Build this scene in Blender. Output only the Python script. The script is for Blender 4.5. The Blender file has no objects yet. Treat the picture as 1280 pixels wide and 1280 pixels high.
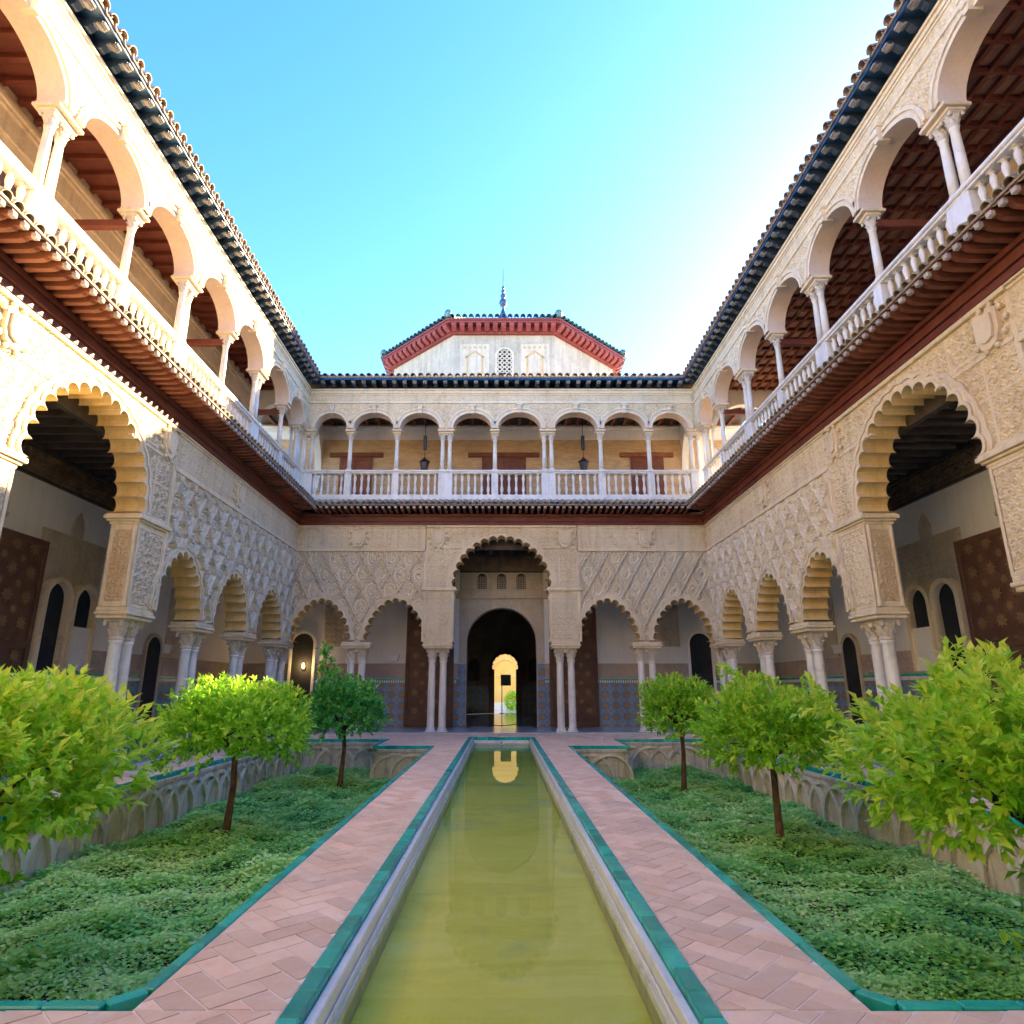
import bpy, math, random
import numpy as np
from mathutils import Vector, Matrix
from mathutils.geometry import tessellate_polygon

random.seed(7)
rng = np.random.default_rng(7)
scene = bpy.context.scene
COL = scene.collection
R = math.radians

# ------------------------------------------------------------------ camera, sky, sun, exposure
CAM_H = 1.5
cam_d = bpy.data.cameras.new('camera')
cam = bpy.data.objects.new('camera', cam_d)
COL.objects.link(cam)
cam_d.sensor_width = 36.0
cam_d.sensor_height = 36.0
cam_d.sensor_fit = 'HORIZONTAL'
cam_d.lens = 36.0 * 800.0 / 1280.0
cam_d.shift_x = 13.0 / 1280.0
cam_d.clip_start = 0.05
cam_d.clip_end = 3000
cam.location = (0, 0, CAM_H)
cam.rotation_euler = (R(90) + math.atan(220 / 800.0), 0, 0)
scene.camera = cam

SUN_AZ, SUN_EL = R(48), R(24.2)
world = bpy.data.worlds.new('World')
scene.world = world
world.use_nodes = True
wn = world.node_tree
bg = wn.nodes['Background']
sky = wn.nodes.new('ShaderNodeTexSky')
sky.sky_type = 'NISHITA'
sky.sun_disc = False
sky.sun_elevation = SUN_EL
sky.sun_rotation = SUN_AZ
sky.air_density = 1.0
sky.dust_density = 0.25
sky.ozone_density = 1
SKY_SAT = 1.4
hs = wn.nodes.new('ShaderNodeHueSaturation')
hs.inputs['Saturation'].default_value = SKY_SAT
hs.inputs['Hue'].default_value = 0.515
wn.links.new(sky.outputs[0], hs.inputs['Color'])
wn.links.new(hs.outputs[0], bg.inputs[0])
bg.inputs[1].default_value = 0.05

sun_d = bpy.data.lights.new('sun', 'SUN')
sun = bpy.data.objects.new('sun', sun_d)
COL.objects.link(sun)
sun_d.energy = 2.0
sun_d.angle = R(0.5)
sun_d.color = (1.0, 0.83, 0.52)
S = Vector((math.sin(SUN_AZ) * math.cos(SUN_EL), math.cos(SUN_AZ) * math.cos(SUN_EL), math.sin(SUN_EL)))
sun.rotation_euler = (-S).to_track_quat('-Z', 'Y').to_euler()
sun.location = S * 60

vs = scene.view_settings
vs.view_transform = 'Standard'
vs.look = 'None'
vs.gamma = 1.0
vs.exposure = 4.1
vs.use_curve_mapping = False
scene.cycles.use_denoising = True
scene.cycles.max_bounces = 10
scene.cycles.diffuse_bounces = 7
scene.cycles.glossy_bounces = 4
scene.cycles.transparent_max_bounces = 12
scene.cycles.caustics_reflective = False
scene.cycles.caustics_refractive = False
scene.cycles.sample_clamp_indirect = 8

# ------------------------------------------------------------------ measures (metres)
W = 7.6       # half width of the court
B = 23.2      # far facade
T = 0.56      # thickness of the lower arcade
T2 = 0.44     # thickness of the upper arcade
GD = 3.0      # inner face of the gallery walls behind the facade plane
ZC = 7.35     # top of the lower facade
ZB = 8.6      # foot of the balusters
ZR = 9.58     # top of the hand rail
ZU = 11.09    # springing of the upper arches
ZT = 12.92    # top of the upper facade

# ------------------------------------------------------------------ materials
def new_mat(name):
    m = bpy.data.materials.new(name)
    m.use_nodes = True
    nt = m.node_tree
    return m, nt, nt.nodes['Principled BSDF']

def nd(nt, kind, **kw):
    n = nt.nodes.new(kind)
    for k, v in kw.items():
        if k.startswith('i_'):
            n.inputs[k[2:].replace('_', ' ')].default_value = v
        else:
            setattr(n, k, v)
    return n

def ramp(nt, fac, stops):
    r = nt.nodes.new('ShaderNodeValToRGB')
    els = r.color_ramp.elements
    while len(els) < len(stops):
        els.new(0.5)
    for e, (p, c) in zip(els, stops):
        e.position = p
        e.color = (*c, 1)
    nt.links.new(fac, r.inputs[0])
    return r.outputs[0]

def mixc(nt, fac, a, b, mode='MIX'):
    m = nt.nodes.new('ShaderNodeMix')
    m.data_type = 'RGBA'
    m.blend_type = mode
    for sock, v in ((0, fac), (6, a), (7, b)):
        if hasattr(v, 'node'):
            nt.links.new(v, m.inputs[sock])
        elif sock == 0:
            m.inputs[0].default_value = v
        else:
            m.inputs[sock].default_value = (*v, 1)
    return m.outputs[2]

def coords(nt, kind='Object', scale=None):
    tc = nt.nodes.new('ShaderNodeTexCoord')
    out = tc.outputs[kind]
    if scale is not None:
        mp = nt.nodes.new('ShaderNodeMapping')
        mp.inputs['Scale'].default_value = scale if hasattr(scale, '__len__') else (scale,) * 3
        nt.links.new(out, mp.inputs[0])
        out = mp.outputs[0]
    return out

def world_pos(nt):
    return nt.nodes.new('ShaderNodeNewGeometry').outputs['Position']

def noise(nt, vec, scale, detail=5, rough=0.6, dist=0.0):
    n = nt.nodes.new('ShaderNodeTexNoise')
    n.inputs['Scale'].default_value = scale
    n.inputs['Detail'].default_value = detail
    n.inputs['Roughness'].default_value = rough
    n.inputs['Distortion'].default_value = dist
    nt.links.new(vec, n.inputs['Vector'])
    return n.outputs[0]

def bump(nt, bs, height, strength=0.4, dist=0.02, normal=None):
    b = nt.nodes.new('ShaderNodeBump')
    b.inputs['Strength'].default_value = strength
    b.inputs['Distance'].default_value = dist
    nt.links.new(height, b.inputs['Height'])
    if normal is not None:
        nt.links.new(normal, b.inputs['Normal'])
    if bs is not None:
        nt.links.new(b.outputs[0], bs.inputs['Normal'])
    return b.outputs[0]

def weathered(name, c1, c2, rough=0.8, big=0.7, fine=14.0, bstr=0.35, bdist=0.01, streak=0.0, c3=None, obj_random=0.0, spec=0.3, carve=0.0):
    """two tone stone / plaster / wood with stains, grain and fine relief"""
    m, nt, bs = new_mat(name)
    p = world_pos(nt)
    n1 = noise(nt, p, big, 4, 0.65)
    col = ramp(nt, n1, [(0.33, c1), (0.67, c2)])
    n2 = noise(nt, p, fine, 3, 0.7)
    col = mixc(nt, 0.45, col, ramp(nt, n2, [(0.3, (0.42, 0.42, 0.42)), (0.7, (0.62, 0.62, 0.62))]), 'OVERLAY')
    if c3 is not None:
        n3 = noise(nt, p, 2.3, 5, 0.75, 0.4)
        f = ramp(nt, n3, [(0.55, (0, 0, 0)), (0.72, (1, 1, 1))])
        col = mixc(nt, f, col, c3)
    if streak > 0:
        mp = nt.nodes.new('ShaderNodeMapping')
        mp.inputs['Scale'].default_value = (3.2, 3.2, 0.25)
        nt.links.new(p, mp.inputs[0])
        n4 = noise(nt, mp.outputs[0], 1.6, 4, 0.7)
        f = ramp(nt, n4, [(0.5, (1, 1, 1)), (0.75, (1 - streak,) * 3)])
        col = mixc(nt, 1.0, col, f, 'MULTIPLY')
    if obj_random > 0:
        oi = nt.nodes.new('ShaderNodeObjectInfo')
        f = ramp(nt, oi.outputs['Random'], [(0.0, (1 - obj_random,) * 3), (1.0, (1, 1, 1))])
        col = mixc(nt, 1.0, col, f, 'MULTIPLY')
    nt.links.new(col, bs.inputs['Base Color'])
    bs.inputs['Roughness'].default_value = rough
    bs.inputs['Specular IOR Level'].default_value = spec
    h = noise(nt, p, fine * 1.6, 4, 0.75)
    nrm = bump(nt, None, h, bstr, bdist)
    if carve > 0:
        v = nt.nodes.new('ShaderNodeTexVoronoi')
        v.feature = 'SMOOTH_F1'
        v.inputs['Scale'].default_value = 13.0
        wp = nt.nodes.new('ShaderNodeVectorMath'); wp.operation = 'ADD'
        nz = nt.nodes.new('ShaderNodeTexNoise'); nz.inputs['Scale'].default_value = 5.0
        nt.links.new(p, nz.inputs['Vector'])
        sc = nt.nodes.new('ShaderNodeVectorMath'); sc.operation = 'SCALE'; sc.inputs['Scale'].default_value = 0.22
        nt.links.new(nz.outputs['Color'], sc.inputs[0])
        nt.links.new(p, wp.inputs[0]); nt.links.new(sc.outputs[0], wp.inputs[1])
        nt.links.new(wp.outputs[0], v.inputs['Vector'])
        b2 = nt.nodes.new('ShaderNodeBump')
        b2.inputs['Strength'].default_value = carve
        b2.inputs['Distance'].default_value = 0.03
        nt.links.new(v.outputs['Distance'], b2.inputs['Height'])
        nt.links.new(nrm, b2.inputs['Normal'])
        nrm = b2.outputs[0]
    nt.links.new(nrm, bs.inputs['Normal'])
    return m

M = {}
M['stucco'] = weathered('carved_stucco', (0.75, 0.59, 0.38), (0.82, 0.69, 0.48), 0.85, 0.8, 16, 0.5, 0.012, 0.22, (0.58, 0.45, 0.31), carve=0.12)
M['lattice'] = weathered('lattice_stucco', (0.76, 0.62, 0.43), (0.83, 0.72, 0.54), 0.85, 1.1, 22, 0.5, 0.012, 0.15, (0.58, 0.50, 0.42), carve=0.15)
M['ochre'] = weathered('ochre_bounce_soffit', (0.68, 0.47, 0.19), (0.76, 0.57, 0.29), 0.8, 1.6, 12, 0.3, 0.008, 0.2, (0.72, 0.58, 0.36))  # ochre carries the golden bounce light under the arches in its colour
M['jamb'] = weathered('bounce_tinted_jamb_stucco', (0.66, 0.47, 0.28), (0.74, 0.57, 0.38), 0.85, 1.6, 18, 0.5, 0.01, 0.2)  # warmer than the wall face: bounce light on the reveals put into the colour
M['soffit2'] = weathered('rose_plaster', (0.72, 0.55, 0.44), (0.78, 0.62, 0.51), 0.8, 1.2, 18, 0.2, 0.006, 0.08)
M['cream'] = weathered('cream_stucco', (0.74, 0.59, 0.40), (0.82, 0.69, 0.51), 0.8, 1.0, 18, 0.4, 0.01, 0.2, (0.62, 0.46, 0.28), carve=0.1)
M['marble'] = weathered('white_marble', (0.74, 0.68, 0.59), (0.85, 0.80, 0.72), 0.4, 1.8, 7, 0.08, 0.004, 0.25, (0.60, 0.55, 0.49), spec=0.5)
M['capital'] = weathered('capital_stone', (0.60, 0.50, 0.39), (0.74, 0.66, 0.55), 0.75, 3.0, 25, 0.5, 0.012, 0.2)
M['plaster'] = weathered('white_plaster', (0.76, 0.74, 0.71), (0.84, 0.82, 0.80), 0.85, 0.5, 9, 0.12, 0.006, 0.10)
M['rafter'] = weathered('red_brown_timber', (0.22, 0.065, 0.038), (0.34, 0.12, 0.065), 0.55, 2.2, 18, 0.3, 0.006, 0.0, obj_random=0.35)
M['beam'] = weathered('dark_red_beam', (0.13, 0.030, 0.020), (0.20, 0.06, 0.035), 0.5, 1.4, 16, 0.25, 0.005)
M['rafter_tip'] = weathered('pale_end_grain', (0.45, 0.38, 0.34), (0.58, 0.50, 0.46), 0.7, 5, 20, 0.3, 0.005, obj_random=0.4)
M['boards'] = weathered('dark_boards', (0.014, 0.009, 0.008), (0.028, 0.016, 0.012), 0.7, 2, 14, 0.3, 0.006)
M['corbel'] = weathered('sky_tinted_corbel', (0.018, 0.04, 0.085), (0.05, 0.07, 0.11), 0.35, 3, 18, 0.4, 0.008, obj_random=0.3, spec=0.6)  # blue of the reflected sky put into the base colour
M['corbel_face'] = weathered('weathered_corbel_scroll', (0.20, 0.17, 0.15), (0.36, 0.31, 0.27), 0.6, 6, 22, 0.6, 0.012, obj_random=0.4)
M['eave_board'] = weathered('sky_tinted_eave_board', (0.010, 0.045, 0.12), (0.02, 0.075, 0.17), 0.35, 2, 12, 0.2, 0.004, spec=0.6)  # reflected sky blue painted into the boards, as on the corbels
M['tile'] = weathered('old_roof_tile', (0.36, 0.22, 0.15), (0.50, 0.36, 0.26), 0.7, 4, 20, 0.5, 0.01, 0.0, (0.23, 0.24, 0.20), obj_random=0.4)
M['tile_green'] = weathered('glazed_eave_tile', (0.40, 0.33, 0.20), (0.56, 0.46, 0.32), 0.5, 5, 14, 0.3, 0.006, 0.0, (0.50, 0.38, 0.18), obj_random=0.45, spec=0.6)
M['tile_teal'] = weathered('teal_glazed_tile', (0.05, 0.16, 0.17), (0.11, 0.25, 0.25), 0.35, 4, 14, 0.3, 0.006, obj_random=0.3, spec=0.6)
M['green'] = weathered('green_glazed_border', (0.0, 0.40, 0.30), (0.03, 0.58, 0.45), 0.25, 3, 9, 0.2, 0.004, 0.0, obj_random=0.42, spec=0.6)
M['coping'] = weathered('pool_marble', (0.66, 0.67, 0.67), (0.80, 0.80, 0.79), 0.35, 1.8, 7, 0.1, 0.004, 0.1, (0.55, 0.57, 0.57), spec=0.5)
M['poolwall'] = weathered('pool_wall', (0.52, 0.55, 0.42), (0.62, 0.63, 0.50), 0.7, 1.8, 9, 0.3, 0.006, 0.3, (0.40, 0.44, 0.26))
M['brick'] = weathered('path_brick', (0.82, 0.54, 0.37), (0.90, 0.67, 0.49), 0.6, 2.6, 16, 0.25, 0.004, 0.0, (0.90, 0.75, 0.64), obj_random=0.25)
M['mortar'] = weathered('path_mortar', (0.76, 0.60, 0.52), (0.84, 0.70, 0.62), 0.9, 3, 25, 0.4, 0.005)
M['floor'] = weathered('gallery_marble_floor', (0.40, 0.44, 0.48), (0.56, 0.58, 0.60), 0.16, 0.9, 6, 0.04, 0.003, spec=0.5)
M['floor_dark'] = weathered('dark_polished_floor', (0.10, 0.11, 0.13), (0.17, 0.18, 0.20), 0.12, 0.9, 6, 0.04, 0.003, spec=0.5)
M['soil'] = weathered('bed_soil', (0.03, 0.035, 0.015), (0.06, 0.07, 0.03), 0.9, 2, 12, 0.8, 0.03)
M['ground'] = weathered('pale_ground', (0.48, 0.40, 0.31), (0.56, 0.48, 0.38), 0.9, 0.2, 4, 0.3, 0.01)
M['retain'] = weathered('retaining_stucco', (0.56, 0.47, 0.37), (0.70, 0.61, 0.50), 0.9, 1.6, 12, 0.6, 0.015, 0.6, (0.34, 0.29, 0.20))
M['retain_arch'] = weathered('retaining_arch', (0.66, 0.57, 0.46), (0.78, 0.70, 0.59), 0.9, 1.8, 14, 0.6, 0.012, 0.5, (0.44, 0.38, 0.28))
M['door_wood'] = weathered('inlaid_door_wood', (0.09, 0.042, 0.026), (0.16, 0.08, 0.045), 0.55, 2, 14, 0.3, 0.006)
M['inlay'] = weathered('door_inlay', (0.18, 0.10, 0.045), (0.26, 0.15, 0.07), 0.55, 4, 20, 0.3, 0.006)
M['darkwood'] = weathered('dark_ceiling_wood', (0.05, 0.04, 0.038), (0.10, 0.075, 0.062), 0.5, 3, 14, 0.5, 0.01)
M['carvedwood'] = weathered('carved_wood_frieze', (0.13, 0.09, 0.06), (0.26, 0.18, 0.12), 0.6, 3, 20, 0.6, 0.02, carve=0.8)
M['coffer'] = weathered('coffer_panel', (0.30, 0.15, 0.10), (0.42, 0.24, 0.16), 0.6, 2.5, 14, 0.3, 0.005, obj_random=0.3)
M['coffer_rib'] = weathered('coffer_rib', (0.15, 0.04, 0.028), (0.22, 0.07, 0.045), 0.55, 2, 14, 0.3, 0.005)
M['iron'] = weathered('black_iron', (0.012, 0.012, 0.014), (0.03, 0.03, 0.032), 0.45, 4, 20, 0.2, 0.003, spec=0.5)
M['greywall'] = weathered('tower_render', (0.40, 0.37, 0.32), (0.53, 0.49, 0.43), 0.9, 1.2, 8, 0.4, 0.012, 0.4, (0.40, 0.36, 0.31))
M['tower_pale'] = weathered('tower_pale_panel', (0.54, 0.49, 0.41), (0.63, 0.58, 0.50), 0.9, 1.4, 10, 0.3, 0.01, 0.3)
M['redpaint'] = weathered('red_eave_paint', (0.26, 0.055, 0.065), (0.34, 0.09, 0.095), 0.6, 2, 12, 0.2, 0.006, obj_random=0.25)
M['darkred'] = weathered('dark_red_recess', (0.16, 0.025, 0.03), (0.22, 0.04, 0.04), 0.7, 2, 12, 0.2, 0.006)
M['ochre_line'] = weathered('ochre_painted_line', (0.50, 0.36, 0.18), (0.56, 0.42, 0.24), 0.8, 2, 12, 0.1, 0.004)
M['yellow'] = weathered('yellow_limewash', (0.72, 0.46, 0.12), (0.80, 0.55, 0.18), 0.85, 0.8, 9, 0.2, 0.006)
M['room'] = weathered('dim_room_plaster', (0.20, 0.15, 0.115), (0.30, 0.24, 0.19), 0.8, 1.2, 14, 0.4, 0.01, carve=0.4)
M['carved_dim'] = weathered('carved_wall_panel', (0.52, 0.42, 0.30), (0.64, 0.54, 0.42), 0.85, 1.6, 18, 0.6, 0.015, 0.2, (0.44, 0.42, 0.44), carve=0.8)
M['friezeband'] = weathered('dado_frieze_stucco', (0.44, 0.33, 0.27), (0.54, 0.43, 0.36), 0.85, 1.6, 18, 0.6, 0.015, 0.1, (0.36, 0.30, 0.28), carve=0.8)
M['bark'] = weathered('tree_bark', (0.10, 0.05, 0.03), (0.19, 0.10, 0.065), 0.9, 6, 24, 0.8, 0.02)
M['white_paint'] = weathered('white_paint', (0.74, 0.73, 0.71), (0.8, 0.79, 0.77), 0.6, 3, 12, 0.1, 0.003)
M['panel_blue'] = weathered('blue_grey_panel', (0.16, 0.24, 0.28), (0.20, 0.30, 0.34), 0.3, 3, 8, 0.05, 0.002)
M['black'] = weathered('painted_interior_shade', (0.018, 0.020, 0.026), (0.035, 0.036, 0.042), 0.8, 1, 8, 0.1, 0.004)  # near-black for flat panels that paint the shade inside windows and doorways

def azulejo(name, ground, cols):
    """geometric tile mosaic: eight-pointed star repeat printed on flat tiles"""
    m, nt, bs = new_mat(name)
    p = world_pos(nt)
    sep = nt.nodes.new('ShaderNodeSeparateXYZ'); nt.links.new(p, sep.inputs[0])
    def mth(op, a, b=None):
        n = nt.nodes.new('ShaderNodeMath'); n.operation = op
        for i, v in enumerate((a, b)):
            if v is None: continue
            if hasattr(v, 'node'): nt.links.new(v, n.inputs[i])
            else: n.inputs[i].default_value = v
        return n.outputs[0]
    h = mth('ADD', sep.outputs[0], sep.outputs[1])
    k = 2 * math.pi / 0.42
    a = mth('COSINE', mth('MULTIPLY', h, k)); b = mth('COSINE', mth('MULTIPLY', sep.outputs[2], k))
    star = mth('ADD', a, b)
    d1 = mth('COSINE', mth('MULTIPLY', mth('ADD', h, sep.outputs[2]), k)); d2 = mth('COSINE', mth('MULTIPLY', mth('SUBTRACT', h, sep.outputs[2]), k))
    fld = mth('ADD', mth('MULTIPLY', star, 0.25), mth('MULTIPLY', mth('ADD', d1, d2), 0.22))
    fine = mth('MULTIPLY', mth('COSINE', mth('MULTIPLY', h, k * 4)), mth('COSINE', mth('MULTIPLY', sep.outputs[2], k * 4)))
    fac = mth('ADD', mth('ADD', fld, 0.5), mth('MULTIPLY', fine, 0.12))
    r = nt.nodes.new('ShaderNodeValToRGB'); r.color_ramp.interpolation = 'CONSTANT'
    stops = [(0.0, ground), (0.22, cols[0]), (0.34, ground), (0.46, cols[1]), (0.52, cols[2]), (0.62, ground), (0.72, cols[3]), (0.86, cols[1])]
    els = r.color_ramp.elements
    while len(els) < len(stops): els.new(0.5)
    for e, (q, c) in zip(els, stops):
        e.position = q; e.color = (*c, 1)
    nt.links.new(fac, r.inputs[0])
    col = mixc(nt, 0.35, r.outputs[0], ramp(nt, noise(nt, p, 9, 5), [(0.3, (0.35, 0.35, 0.35)), (0.7, (0.65, 0.65, 0.65))]), 'OVERLAY')
    nt.links.new(col, bs.inputs['Base Color'])
    bs.inputs['Roughness'].default_value = 0.3
    bump(nt, bs, noise(nt, p, 6, 3), 0.1, 0.01)
    return m
M['azulejo'] = azulejo('blue_tile_mosaic', (0.14, 0.25, 0.40), [(0.30, 0.32, 0.34), (0.36, 0.19, 0.08), (0.07, 0.13, 0.30), (0.05, 0.19, 0.17)])
M['azulejo_teal'] = azulejo('teal_tile_mosaic', (0.06, 0.30, 0.42), [(0.25, 0.32, 0.34), (0.24, 0.17, 0.10), (0.04, 0.12, 0.26), (0.03, 0.20, 0.19)])

def brick_wall_mat():
    m, nt, bs = new_mat('ochre_brickwork')
    p = world_pos(nt)
    sep = nt.nodes.new('ShaderNodeSeparateXYZ'); nt.links.new(p, sep.inputs[0])
    ad = nt.nodes.new('ShaderNodeMath'); ad.operation = 'ADD'
    nt.links.new(sep.outputs[0], ad.inputs[0]); nt.links.new(sep.outputs[1], ad.inputs[1])
    cb = nt.nodes.new('ShaderNodeCombineXYZ'); nt.links.new(ad.outputs[0], cb.inputs[0]); nt.links.new(sep.outputs[2], cb.inputs[1])
    bt = nt.nodes.new('ShaderNodeTexBrick')
    nt.links.new(cb.outputs[0], bt.inputs['Vector'])
    bt.inputs['Scale'].default_value = 1.0
    bt.inputs['Brick Width'].default_value = 0.30
    bt.inputs['Row Height'].default_value = 0.075
    bt.inputs['Mortar Size'].default_value = 0.008
    bt.inputs['Color1'].default_value = (0.52, 0.31, 0.15, 1)
    bt.inputs['Color2'].default_value = (0.62, 0.42, 0.23, 1)
    bt.inputs['Mortar'].default_value = (0.55, 0.42, 0.28, 1)
    col = mixc(nt, 0.5, bt.outputs[0], ramp(nt, noise(nt, p, 3, 6), [(0.3, (0.38, 0.38, 0.38)), (0.7, (0.6, 0.6, 0.6))]), 'OVERLAY')
    nt.links.new(col, bs.inputs['Base Color'])
    bs.inputs['Roughness'].default_value = 0.9
    bump(nt, bs, bt.outputs[1], -0.3, 0.01)
    return m
M['brickwork'] = brick_wall_mat()

def leaf_mat(name, stops, trans=0.5, rough=0.4, patch=None):
    m, nt, bs = new_mat(name)
    at = nt.nodes.new('ShaderNodeAttribute'); at.attribute_name = 'tint'
    oi = nt.nodes.new('ShaderNodeObjectInfo')
    ad = nt.nodes.new('ShaderNodeMath'); ad.operation = 'ADD'
    nt.links.new(at.outputs['Fac'], ad.inputs[0])
    ad.inputs[1].default_value = 0.0
    col = ramp(nt, ad.outputs[0], stops)
    if patch is not None:
        p = world_pos(nt)
        f = ramp(nt, noise(nt, p, 0.9, 4), [(0.42, (0, 0, 0)), (0.62, (1, 1, 1))])
        col = mixc(nt, f, col, patch, 'MIX')
    nt.links.new(col, bs.inputs['Base Color'])
    bs.inputs['Roughness'].default_value = rough
    bs.inputs['Specular IOR Level'].default_value = 0.4
    tr = nt.nodes.new('ShaderNodeBsdfTranslucent')
    nt.links.new(col, tr.inputs[0])
    mx = nt.nodes.new('ShaderNodeMixShader'); mx.inputs[0].default_value = trans
    nt.links.new(bs.outputs[0], mx.inputs[1]); nt.links.new(tr.outputs[0], mx.inputs[2])
    nt.links.new(mx.outputs[0], nt.nodes['Material Output'].inputs[0])
    return m
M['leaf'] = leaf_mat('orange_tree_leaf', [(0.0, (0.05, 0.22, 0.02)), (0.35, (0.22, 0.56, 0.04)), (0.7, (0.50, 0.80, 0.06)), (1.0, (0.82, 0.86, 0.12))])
M['leaf_deep'] = leaf_mat('deep_green_leaf', [(0.0, (0.04, 0.20, 0.05)), (0.5, (0.12, 0.50, 0.12)), (0.85, (0.32, 0.70, 0.14)), (1.0, (0.55, 0.78, 0.14))])
M['cover'] = leaf_mat('ground_cover_leaf', [(0.0, (0.07, 0.36, 0.15)), (0.4, (0.25, 0.68, 0.22)), (0.8, (0.52, 0.86, 0.26)), (1.0, (0.76, 0.92, 0.44))], 0.4, 0.5)

def water_mat():
    m, nt, bs = new_mat('pool_water')
    p = coords(nt, 'Object', (1.0, 0.45, 1.0))
    h = noise(nt, p, 1.6, 3, 0.5)
    b = bump(nt, None, h, 0.03, 0.05)
    tr = nt.nodes.new('ShaderNodeBsdfTransparent'); tr.inputs[0].default_value = (0.96, 0.97, 0.80, 1)
    gl = nt.nodes.new('ShaderNodeBsdfGlossy'); gl.inputs['Roughness'].default_value = 0.015
    nt.links.new(b, gl.inputs['Normal'])
    fr = nt.nodes.new('ShaderNodeFresnel'); fr.inputs[0].default_value = 1.26
    nt.links.new(b, fr.inputs['Normal'])
    mx = nt.nodes.new('ShaderNodeMixShader')
    nt.links.new(fr.outputs[0], mx.inputs[0]); nt.links.new(tr.outputs[0], mx.inputs[1]); nt.links.new(gl.outputs[0], mx.inputs[2])
    nt.links.new(mx.outputs[0], nt.nodes['Material Output'].inputs[0])
    return m
M['water'] = water_mat()
def algae_mat():
    m, nt, bs = new_mat('algae_pool_floor')
    p = world_pos(nt)
    mp = nt.nodes.new('ShaderNodeMapping'); mp.inputs['Scale'].default_value = (0.6, 1.6, 1); nt.links.new(p, mp.inputs[0])
    n1 = noise(nt, mp.outputs[0], 1.1, 8, 0.7, 0.6)
    col = ramp(nt, n1, [(0.30, (0.72, 0.69, 0.11)), (0.50, (0.88, 0.82, 0.15)), (0.70, (0.95, 0.90, 0.28))])
    n2 = noise(nt, p, 9, 6, 0.8)
    f = ramp(nt, n2, [(0.60, (0, 0, 0)), (0.74, (0.45, 0.45, 0.45))])
    col = mixc(nt, f, col, (0.56, 0.60, 0.36))
    n3 = noise(nt, p, 0.7, 5, 0.7)
    f3 = ramp(nt, n3, [(0.55, (0, 0, 0)), (0.72, (0.6, 0.6, 0.6))])
    col = mixc(nt, f3, col, (0.36, 0.50, 0.30))
    nt.links.new(col, bs.inputs['Base Color'])
    bs.inputs['Roughness'].default_value = 0.9
    bump(nt, bs, n2, 0.4, 0.02)
    return m
M['algae'] = algae_mat()
def emit_mat(name, c, s):
    m, nt, bs = new_mat(name)
    bs.inputs['Base Color'].default_value = (*c, 1)
    bs.inputs['Emission Color'].default_value = (*c, 1)
    bs.inputs['Emission Strength'].default_value = s
    return m
M['glow'] = emit_mat('warm_lamp', (1.0, 0.62, 0.16), 2.0)

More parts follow.
